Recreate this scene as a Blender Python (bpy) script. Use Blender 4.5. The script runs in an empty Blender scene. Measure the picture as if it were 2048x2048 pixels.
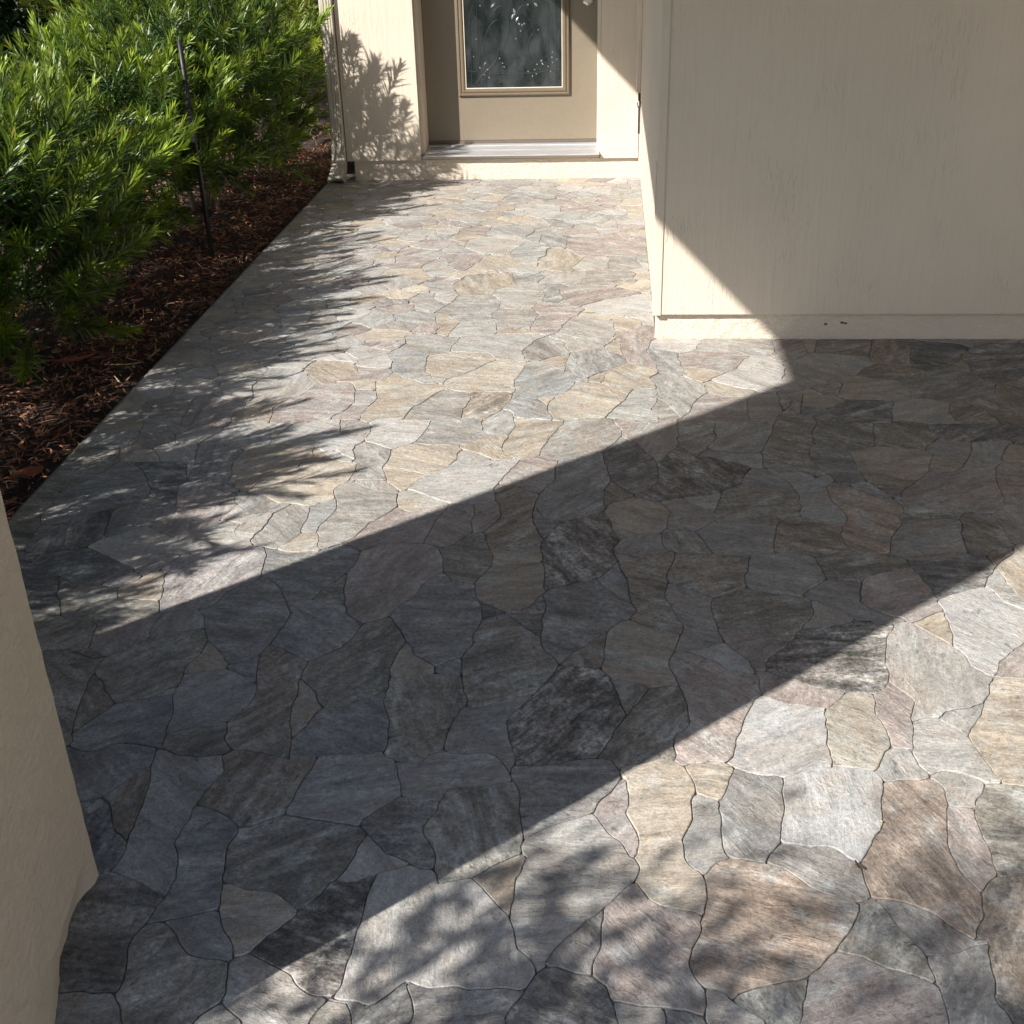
import bpy, bmesh, math, random
import numpy as np
from mathutils import Vector, Matrix, noise as mnoise
random.seed(11)
S = bpy.context.scene
COL = S.collection

# ------------------------------------------------------------------ camera
PITCH, ROLL, YAW = 0.4893, 0.0303, -0.0899
CAM = Vector((-0.1721, -4.3316, 1.3779))
fw = Vector((math.sin(YAW)*math.cos(PITCH), math.cos(YAW)*math.cos(PITCH), -math.sin(PITCH)))
rt = Vector((math.cos(YAW), -math.sin(YAW), 0))
dn = fw.cross(rt)
r2 = math.cos(ROLL)*rt + math.sin(ROLL)*dn
d2 = -math.sin(ROLL)*rt + math.cos(ROLL)*dn
cd = bpy.data.cameras.new('camera')
cam = bpy.data.objects.new('camera', cd)
COL.objects.link(cam)
cam.matrix_world = Matrix((( r2.x, -d2.x, -fw.x, CAM.x), (r2.y, -d2.y, -fw.y, CAM.y), (r2.z, -d2.z, -fw.z, CAM.z), (0, 0, 0, 1)))
cd.sensor_width = 36
cd.lens = 2378.76/2048*36
cd.shift_x = (1024-1017.865)/2048
cd.shift_y = (1040.52-1024)/2048
cd.clip_start, cd.clip_end = 0.05, 400
S.camera = cam

# ------------------------------------------------------------------ sun, sky, exposure
SUN_EL = math.radians(36.6)
SUN_TO = Vector((0.743*math.cos(SUN_EL), 0.669*math.cos(SUN_EL), -math.sin(SUN_EL)))   # the way the light travels
sd = bpy.data.lights.new('sun', 'SUN')
sd.energy, sd.angle, sd.color = 4.4, math.radians(0.53), (1.0, 0.955, 0.89)
sun = bpy.data.objects.new('sun', sd)
COL.objects.link(sun)
sun.rotation_euler = SUN_TO.to_track_quat('-Z', 'Y').to_euler()
sun.location = (-6, -6, 8)
W = bpy.data.worlds.new('World')
S.world = W
W.use_nodes = True
nt = W.node_tree
nt.nodes.clear()
sky = nt.nodes.new('ShaderNodeTexSky')
sky.sky_type = 'NISHITA'
sky.sun_disc = False
sky.sun_elevation = SUN_EL
sky.sun_rotation = math.atan2(-SUN_TO.x, -SUN_TO.y)
bg = nt.nodes.new('ShaderNodeBackground')
bg.inputs['Strength'].default_value = 0.078
wo = nt.nodes.new('ShaderNodeOutputWorld')
nt.links.new(sky.outputs[0], bg.inputs[0])
nt.links.new(bg.outputs[0], wo.inputs[0])
S.view_settings.view_transform = 'Standard'
S.view_settings.look = 'None'
S.view_settings.exposure = 1.29
S.view_settings.gamma = 1
S.view_settings.use_curve_mapping = False

# ------------------------------------------------------------------ helpers
def tag(o, label=None, cat=None, group=None, kind=None):
    if label: o['label'] = label
    if cat: o['category'] = cat
    if group: o['group'] = group
    if kind: o['kind'] = kind
    return o

def empty(name, loc=(0, 0, 0)):
    o = bpy.data.objects.new(name, None)
    o.empty_display_size = 0.1
    o.location = loc
    COL.objects.link(o)
    return o

def link(name, me, mat=None, parent=None, loc=None):
    o = bpy.data.objects.new(name, me)
    if mat and not me.materials: me.materials.append(mat)
    COL.objects.link(o)
    if parent:
        o.parent = parent
        bpl, q = Vector((0, 0, 0)), parent
        while q:
            bpl = bpl+q.location
            q = q.parent
        if loc is not None: o.location = Vector(loc)-bpl
        else: o.location = -bpl
    elif loc is not None: o.location = loc
    return o

def mesh(name, v, f):
    me = bpy.data.meshes.new(name)
    me.from_pydata(v, [], f)
    me.update()
    return me

def bm_obj(name, bm, mat, parent=None, smooth=False):
    me = bpy.data.meshes.new(name)
    bm.normal_update()
    bm.to_mesh(me)
    bm.free()
    if smooth:
        for p in me.polygons: p.use_smooth = True
    return link(name, me, mat, parent)

def add_box(bm, x0, x1, y0, y1, z0, z1, bev=0.0, seg=2):
    r = bmesh.ops.create_cube(bm, size=1)
    bmesh.ops.scale(bm, verts=r['verts'], vec=(x1-x0, y1-y0, z1-z0))
    bmesh.ops.translate(bm, verts=r['verts'], vec=((x0+x1)/2, (y0+y1)/2, (z0+z1)/2))
    if bev:
        es = list({e for v in r['verts'] for e in v.link_edges})
        bmesh.ops.bevel(bm, geom=es, offset=bev, segments=seg, affect='EDGES', profile=0.6)

def box(name, x0, x1, y0, y1, z0, z1, mat, parent=None, bev=0.0):
    bm = bmesh.new()
    add_box(bm, x0, x1, y0, y1, z0, z1, bev)
    return bm_obj(name, bm, mat, parent)

def rough_box(name, x0, x1, y0, y1, z0, z1, mat, parent, step, amp, seed, keep=()):
    """a box cut into small faces whose skin wanders a little, as hand-floated stucco does"""
    bm = bmesh.new()
    add_box(bm, x0, x1, y0, y1, z0, z1)
    for ax, (a, b) in enumerate(((x0, x1), (y0, y1), (z0, z1))):
        n = int((b-a)/step[ax])
        for k in range(1, n):
            co = [0, 0, 0]; no = [0, 0, 0]
            co[ax] = a+(b-a)*k/n; no[ax] = 1
            bmesh.ops.bisect_plane(bm, geom=bm.verts[:]+bm.edges[:]+bm.faces[:], plane_co=co, plane_no=no)
    for v in bm.verts:
        q = v.co*1.0
        d = mnoise.noise_vector(q*28+Vector((seed, 0, 0)))*amp + mnoise.noise_vector(q*75+Vector((0, seed, 0)))*amp*0.6
        if 'top' in keep and abs(q.z-z1) < 1e-5: d.z = 0
        v.co = q+d
    bmesh.ops.triangulate(bm, faces=[f for f in bm.faces if len(f.verts) > 4])
    return bm_obj(name, bm, mat, parent, smooth=False)

# ------------------------------------------------------------------ materials
class NT:
    def __init__(s, name):
        s.m = bpy.data.materials.new(name)
        s.m.use_nodes = True
        s.t = s.m.node_tree
        s.t.nodes.clear()
        s.out = s.n('ShaderNodeOutputMaterial')
        s.b = s.n('ShaderNodeBsdfPrincipled')
        s.l(s.b.outputs[0], s.out.inputs[0])
    def n(s, k, **kw):
        x = s.t.nodes.new(k)
        for a, v in kw.items(): setattr(x, a, v)
        return x
    def l(s, a, b): s.t.links.new(a, b)
    def put(s, sock, v):
        if hasattr(v, 'is_linked') or hasattr(v, 'links'): s.l(v, sock)
        else: sock.default_value = v
    def math(s, op, a, b=0.0, clamp=False):
        x = s.n('ShaderNodeMath', operation=op, use_clamp=clamp)
        s.put(x.inputs[0], a); s.put(x.inputs[1], b)
        return x.outputs[0]
    def noise(s, vec, scale, detail=4, rough=0.55, w=None, dist=0.0):
        x = s.n('ShaderNodeTexNoise', noise_dimensions='4D' if w is not None else '3D')
        s.l(vec, x.inputs['Vector'])
        x.inputs['Scale'].default_value = scale
        x.inputs['Detail'].default_value = detail
        x.inputs['Roughness'].default_value = rough
        x.inputs['Distortion'].default_value = dist
        if w is not None: s.put(x.inputs['W'], w)
        return x.outputs[0]
    def scale(s, vec, v):
        x = s.n('ShaderNodeVectorMath', operation='MULTIPLY')
        s.l(vec, x.inputs[0]); x.inputs[1].default_value = v
        return x.outputs[0]
    def remap(s, v, a, b, c, d):
        x = s.n('ShaderNodeMapRange')
        s.l(v, x.inputs[0])
        for k, q in enumerate((a, b, c, d)): s.put(x.inputs[k+1], q)
        return x.outputs[0]
    def mix(s, fac, a, b, mode='MIX'):
        x = s.n('ShaderNodeMix', data_type='RGBA', blend_type=mode)
        s.put(x.inputs[0], fac)
        for k, q in ((6, a), (7, b)):
            if isinstance(q, tuple): q = q if len(q) == 4 else (*q, 1)
            s.put(x.inputs[k], q)
        return x.outputs[2]
    def mulv(s, col, val):
        c = s.n('ShaderNodeCombineColor')
        for k in range(3): s.l(val, c.inputs[k])
        return s.mix(1.0, col, c.outputs[0], 'MULTIPLY')
    def bump(s, h, dist, strength=1.0, nrm=None):
        x = s.n('ShaderNodeBump')
        s.l(h, x.inputs['Height'])
        x.inputs['Distance'].default_value = dist
        x.inputs['Strength'].default_value = strength
        if nrm: s.l(nrm, x.inputs['Normal'])
        return x.outputs[0]
    def set(s, **kw):
        for k, v in kw.items(): s.put(s.b.inputs[k.replace('_', ' ')], v if not (isinstance(v, tuple) and len(v) == 3) else (*v, 1))
        return s.m

def pos(k):
    return k.n('ShaderNodeNewGeometry').outputs['Position']

def attr(k, name, typ='GEOMETRY'):
    x = k.n('ShaderNodeAttribute', attribute_name=name, attribute_type=typ)
    return x

def mat_stone():
    k = NT('flagstone')
    P = pos(k)
    prm = attr(k, 'stone_prm')              # r: streak angle, g: random, b: contrast
    sep = k.n('ShaderNodeSeparateColor'); k.l(prm.outputs['Color'], sep.inputs[0])
    ang = k.math('MULTIPLY', sep.outputs[0], math.pi)
    rnd = k.math('MULTIPLY', sep.outputs[1], 40.0)
    con = k.math('MULTIPLY', sep.outputs[2], 1.22)
    vr = k.n('ShaderNodeVectorRotate', rotation_type='Z_AXIS')
    k.l(P, vr.inputs['Vector']); k.l(ang, vr.inputs['Angle'])
    U = vr.outputs[0]
    band = k.noise(k.scale(U, (4.5, 17, 9)), 1.0, 7, 0.64, rnd, 1.1)         # broad veins of the cleft slate
    streak = k.noise(k.scale(U, (18, 62, 30)), 1.0, 6, 0.66, rnd, 0.5)
    hair = k.noise(k.scale(U, (65, 190, 60)), 1.0, 3, 0.6, rnd, 0.4)
    cloud = k.noise(P, 8.5, 5, 0.6, rnd, 0.9)
    cloud2 = k.noise(P, 13, 5, 0.62, k.math('ADD', rnd, 7.0), 0.7)
    blot = k.noise(k.scale(U, (26, 48, 30)), 1.0, 6, 0.7, rnd, 1.3)
    grain = k.noise(P, 340, 3, 0.75, rnd)
    tone = attr(k, 'tone').outputs['Color']
    warm = attr(k, 'warm').outputs['Color']
    mixed = k.math('ADD', cloud, k.math('MULTIPLY', k.math('SUBTRACT', streak, 0.5), 0.45))
    c = k.mix(k.remap(mixed, 0.44, 0.62, 0.0, 0.85), tone, warm)
    cool = k.math('ADD', cloud2, k.math('MULTIPLY', k.math('SUBTRACT', band, 0.5), 0.35))
    c = k.mix(k.remap(cool, 0.50, 0.66, 0.0, 0.6), c, (0.30, 0.312, 0.30))
    pale = k.noise(P, 19, 6, 0.66, k.math('ADD', rnd, 11.0), 0.8)
    c = k.mix(k.remap(pale, 0.55, 0.70, 0.0, 0.6), c, (0.40, 0.39, 0.37))
    lo, hi = k.math('SUBTRACT', 1.0, con), k.math('ADD', 1.0, con)
    c = k.mulv(c, k.remap(band, 0.32, 0.66, lo, hi))
    c = k.mulv(c, k.remap(streak, 0.34, 0.66, k.math('SUBTRACT', 1.0, k.math('MULTIPLY', con, 0.7)), k.math('ADD', 1.0, k.math('MULTIPLY', con, 0.6))))
    c = k.mulv(c, k.remap(hair, 0.3, 0.7, 0.96, 1.04))
    c = k.mulv(c, k.remap(grain, 0.34, 0.66, 0.76, 1.2))
    fleck = k.noise(P, 105, 5, 0.72, rnd, 0.5)
    c = k.mulv(c, k.remap(fleck, 0.36, 0.64, k.math('SUBTRACT', 1.0, k.math('MULTIPLY', con, 0.85)), k.math('ADD', 1.0, k.math('MULTIPLY', con, 0.7))))
    dk = k.math('MULTIPLY', k.remap(blot, 0.43, 0.33, 0.0, 1.0), k.remap(con, 0.15, 0.6, 0.5, 0.92))
    c = k.mix(dk, c, (0.05, 0.05, 0.05))
    scuff = k.noise(k.scale(U, (34, 120, 60)), 1.0, 3, 0.55, k.math('ADD', rnd, 3.0), 2.2)
    c = k.mix(k.remap(scuff, 0.66, 0.73, 0.0, 0.6), c, (0.47, 0.455, 0.43))
    ridge = k.n('ShaderNodeTexVoronoi', feature='DISTANCE_TO_EDGE')
    wander = k.n('ShaderNodeTexNoise'); k.l(P, wander.inputs['Vector']); wander.inputs['Scale'].default_value = 16; wander.inputs['Detail'].default_value = 4
    shift = k.n('ShaderNodeVectorMath', operation='MULTIPLY_ADD'); k.l(wander.outputs['Color'], shift.inputs[0]); shift.inputs[1].default_value = (0.9, 0.9, 0); k.l(k.scale(U, (7, 15, 9)), shift.inputs[2])
    k.l(shift.outputs[0], ridge.inputs['Vector']); ridge.inputs['Scale'].default_value = 1.0
    crease = k.math('MULTIPLY', k.remap(ridge.outputs['Distance'], 0.0, 0.035, 1.0, 0.0), k.remap(cloud, 0.42, 0.56, 0.0, 1.0))
    h = k.math('ADD', k.math('MULTIPLY', band, 0.9), k.math('MULTIPLY', streak, 0.45))
    h = k.math('ADD', h, k.math('MULTIPLY', blot, 0.45))
    h = k.math('ADD', h, k.math('MULTIPLY', crease, 0.09))
    h = k.math('ADD', h, k.math('MULTIPLY', hair, 0.08))
    h = k.math('ADD', h, k.math('MULTIPLY', grain, 0.07))
    h = k.math('ADD', h, k.math('MULTIPLY', fleck, 0.2))
    nb = k.bump(h, 0.0054)
    return k.set(Base_Color=c, Roughness=k.remap(blot, 0.3, 0.7, 0.44, 0.68), Normal=nb, Specular_IOR_Level=0.42)

def mat_grout():
    k = NT('grout')
    P = pos(k)
    a = k.noise(P, 60, 5); b = k.noise(P, 6, 3)
    c = k.mix(k.remap(b, .35, .65, 0, 1), (0.20, 0.185, 0.155), (0.115, 0.105, 0.09))
    return k.set(Base_Color=c, Roughness=0.9, Normal=k.bump(a, 0.003))

def mat_paint(name, col, vert=True, amp=0.0021, dirty=0.35):
    """cream masonry paint over rough sawn siding (vertical ridges) or over stucco"""
    k = NT(name)
    P = pos(k)
    fine = k.noise(P, 130, 5, 0.6)
    if vert:
        r1 = k.noise(k.scale(P, (46, 46, 3.2)), 1.0, 4, 0.55, dist=0.5)
        r2 = k.noise(k.scale(P, (120, 120, 20)), 1.0, 5, 0.62, dist=0.9)
        ms = k.noise(P, 4.2, 3, 0.6)
        worm = k.remap(r2, 0.55, 0.7, 0, 1)
        worm = k.math('MULTIPLY', worm, k.remap(ms, 0.48, 0.66, 0.0, 1.0))
        h = k.math('ADD', k.math('MULTIPLY', k.remap(r1, 0.4, 0.75, 0, 1), 0.45), k.math('MULTIPLY', worm, 0.7))
        h = k.math('ADD', h, k.math('MULTIPLY', fine, 0.14))
    else:
        r1 = k.noise(k.scale(P, (1, 1, 1.6)), 48, 6, 0.66, dist=1.2)
        r2 = k.noise(P, 120, 4, 0.6, dist=0.8)
        h = k.math('ADD', k.remap(r1, 0.42, 0.66, 0, 1), k.math('MULTIPLY', r2, 0.45))
        h = k.math('ADD', h, k.math('MULTIPLY', fine, 0.12))
        h = k.math('ADD', h, k.math('MULTIPLY', k.noise(P, 420, 3, 0.7), 0.28))
    big = k.noise(P, 1.7, 4, 0.55)
    c = k.mulv((*col, 1), k.remap(big, 0.3, 0.7, 0.93, 1.05)) if False else None
    base = k.n('ShaderNodeRGB'); base.outputs[0].default_value = (*col, 1)
    c = k.mulv(base.outputs[0], k.remap(big, 0.3, 0.7, 0.94, 1.05))
    spots = k.noise(k.scale(P, (1, 1, 0.45)), 55, 3, 0.7)
    msk = k.noise(P, 3.1, 3, 0.6)
    sf = k.math('MULTIPLY', k.remap(spots, 0.7, 0.76, 0, 1), k.remap(msk, 0.5, 0.62, 0, dirty))
    c = k.mix(sf, c, (0.16, 0.13, 0.09))
    return k.set(Base_Color=c, Roughness=k.remap(fine, 0.3, 0.7, 0.55, 0.72), Normal=k.bump(h, amp), Specular_IOR_Level=0.35)

def mat_plain(name, col, rough=0.5, metal=0.0, nscale=0, namp=0.0, var=0.08, spec=0.5, stretch=(1, 1, 1)):
    k = NT(name)
    P = k.scale(pos(k), stretch)
    a = k.noise(P, nscale or 30, 4)
    base = k.n('ShaderNodeRGB'); base.outputs[0].default_value = (*col, 1)
    c = k.mulv(base.outputs[0], k.remap(a, 0.3, 0.7, 1-var, 1+var))
    kw = dict(Base_Color=c, Roughness=k.remap(a, 0.3, 0.7, max(0.02, rough-0.06), rough+0.06), Metallic=metal, Specular_IOR_Level=spec)
    if namp: kw['Normal'] = k.bump(a, namp)
    return k.set(**kw)

def mat_leaf(name, old, young, dead=(0.2, 0.12, 0.03)):
    k = NT(name)
    age = attr(k, 'age').outputs['Color']
    sep = k.n('ShaderNodeSeparateColor'); k.l(age, sep.inputs[0])
    oi = k.n('ShaderNodeObjectInfo')
    c = k.mix(sep.outputs[0], (*old, 1), (*young, 1))
    c = k.mulv(c, k.remap(sep.outputs[1], 0, 1, 0.6, 1.4))
    c = k.mulv(c, k.remap(oi.outputs['Random'], 0, 1, 0.78, 1.22))
    c = k.mix(k.remap(sep.outputs[2], 0.982, 0.985, 0, 1), c, dead)
    k.set(Base_Color=c, Roughness=0.42, Specular_IOR_Level=0.5)
    tr = k.n('ShaderNodeBsdfTranslucent')
    k.l(k.mix(0.5, c, (0.14, 0.22, 0.015)), tr.inputs[0])
    ms = k.n('ShaderNodeMixShader'); ms.inputs[0].default_value = 0.32
    k.l(k.b.outputs[0], ms.inputs[1]); k.l(tr.outputs[0], ms.inputs[2])
    k.l(ms.outputs[0], k.out.inputs[0])
    return k.m

def mat_mulch(name='mulch_bark', bright=1.0):
    k = NT(name)
    age = attr(k, 'age').outputs['Color']
    sep = k.n('ShaderNodeSeparateColor'); k.l(age, sep.inputs[0])
    c = k.mix(sep.outputs[0], (0.06*bright, 0.024*bright, 0.014*bright), (0.42*bright, 0.175*bright, 0.09*bright))
    c = k.mix(k.remap(sep.outputs[1], 0.86, 0.9, 0, 0.8), c, (0.42, 0.3, 0.18))
    n = k.noise(pos(k), 160, 3)
    c = k.mulv(c, k.remap(n, 0.3, 0.7, 0.75, 1.25))
    return k.set(Base_Color=c, Roughness=0.85, Normal=k.bump(n, 0.002))

def mat_ground(name, a, b, scale=9, amp=0.02):
    k = NT(name)
    P = pos(k)
    n = k.noise(P, scale, 6, 0.65); n2 = k.noise(P, scale*9, 5, 0.7)
    c = k.mix(k.remap(n, .35, .65, 0, 1), (*a, 1), (*b, 1))
    c = k.mulv(c, k.remap(n2, .3, .7, .6, 1.4))
    return k.set(Base_Color=c, Roughness=0.95, Normal=k.bump(n2, amp))

CREAM = (0.54, 0.472, 0.385)
M_stone, M_grout = mat_stone(), mat_grout()
M_siding = mat_paint('cream_siding', CREAM, True)
M_stucco = mat_paint('cream_stucco', (0.56, 0.49, 0.405), False, 0.0015, 0.5)
M_pillar = mat_paint('pillar_stucco', (0.60, 0.50, 0.38), False, 0.0013, 0.8)
M_trim = mat_paint('cream_trim', CREAM, True, 0.0012, 0.5)
M_soffit = mat_plain('soffit', (0.2, 0.17, 0.14), 0.7, nscale=12)
M_door = mat_plain('door_paint', (0.178, 0.148, 0.108), 0.42, nscale=40, namp=0.0004, var=0.03)
M_lite = mat_plain('lite_frame_paint', (0.13, 0.10, 0.068), 0.36, nscale=60, namp=0.0002, var=0.04)
M_alu = mat_plain('mill_aluminium', (0.62, 0.63, 0.66), 0.42, 0.75, nscale=90, var=0.08, stretch=(0.1, 1, 1))
M_nickel = mat_plain('satin_nickel', (0.55, 0.52, 0.49), 0.3, 1.0, nscale=120)
M_iron = mat_plain('dark_iron', (0.06, 0.048, 0.042), 0.5, 0.6, nscale=160, namp=0.0006, var=0.3)
M_black = mat_plain('black_steel', (0.012, 0.012, 0.013), 0.5, 0.2, nscale=90, var=0.3)
M_spout = mat_plain('downspout_paint', (0.40, 0.37, 0.305), 0.4, nscale=25, var=0.06)
M_bark = mat_plain('bark', (0.11, 0.08, 0.055), 0.9, nscale=45, namp=0.006, var=0.4, stretch=(1, 1, 0.3))
M_sweep = mat_plain('door_sweep', (0.10, 0.078, 0.062), 0.6)
M_leaf = mat_leaf('podocarpus_leaf', (0.022, 0.062, 0.012), (0.20, 0.27, 0.022))
M_leafy = mat_leaf('yellow_leaf', (0.11, 0.15, 0.012), (0.32, 0.34, 0.03))
M_leafd = mat_leaf('dark_leaf', (0.012, 0.03, 0.008), (0.04, 0.075, 0.012))
M_mulch = mat_mulch()
M_bed = mat_ground('mulch_soil', (0.05, 0.026, 0.018), (0.022, 0.012, 0.009), 14, 0.02)
M_soil = mat_ground('lawn_soil', (0.05, 0.06, 0.02), (0.08, 0.06, 0.03), 3, 0.03)

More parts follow.
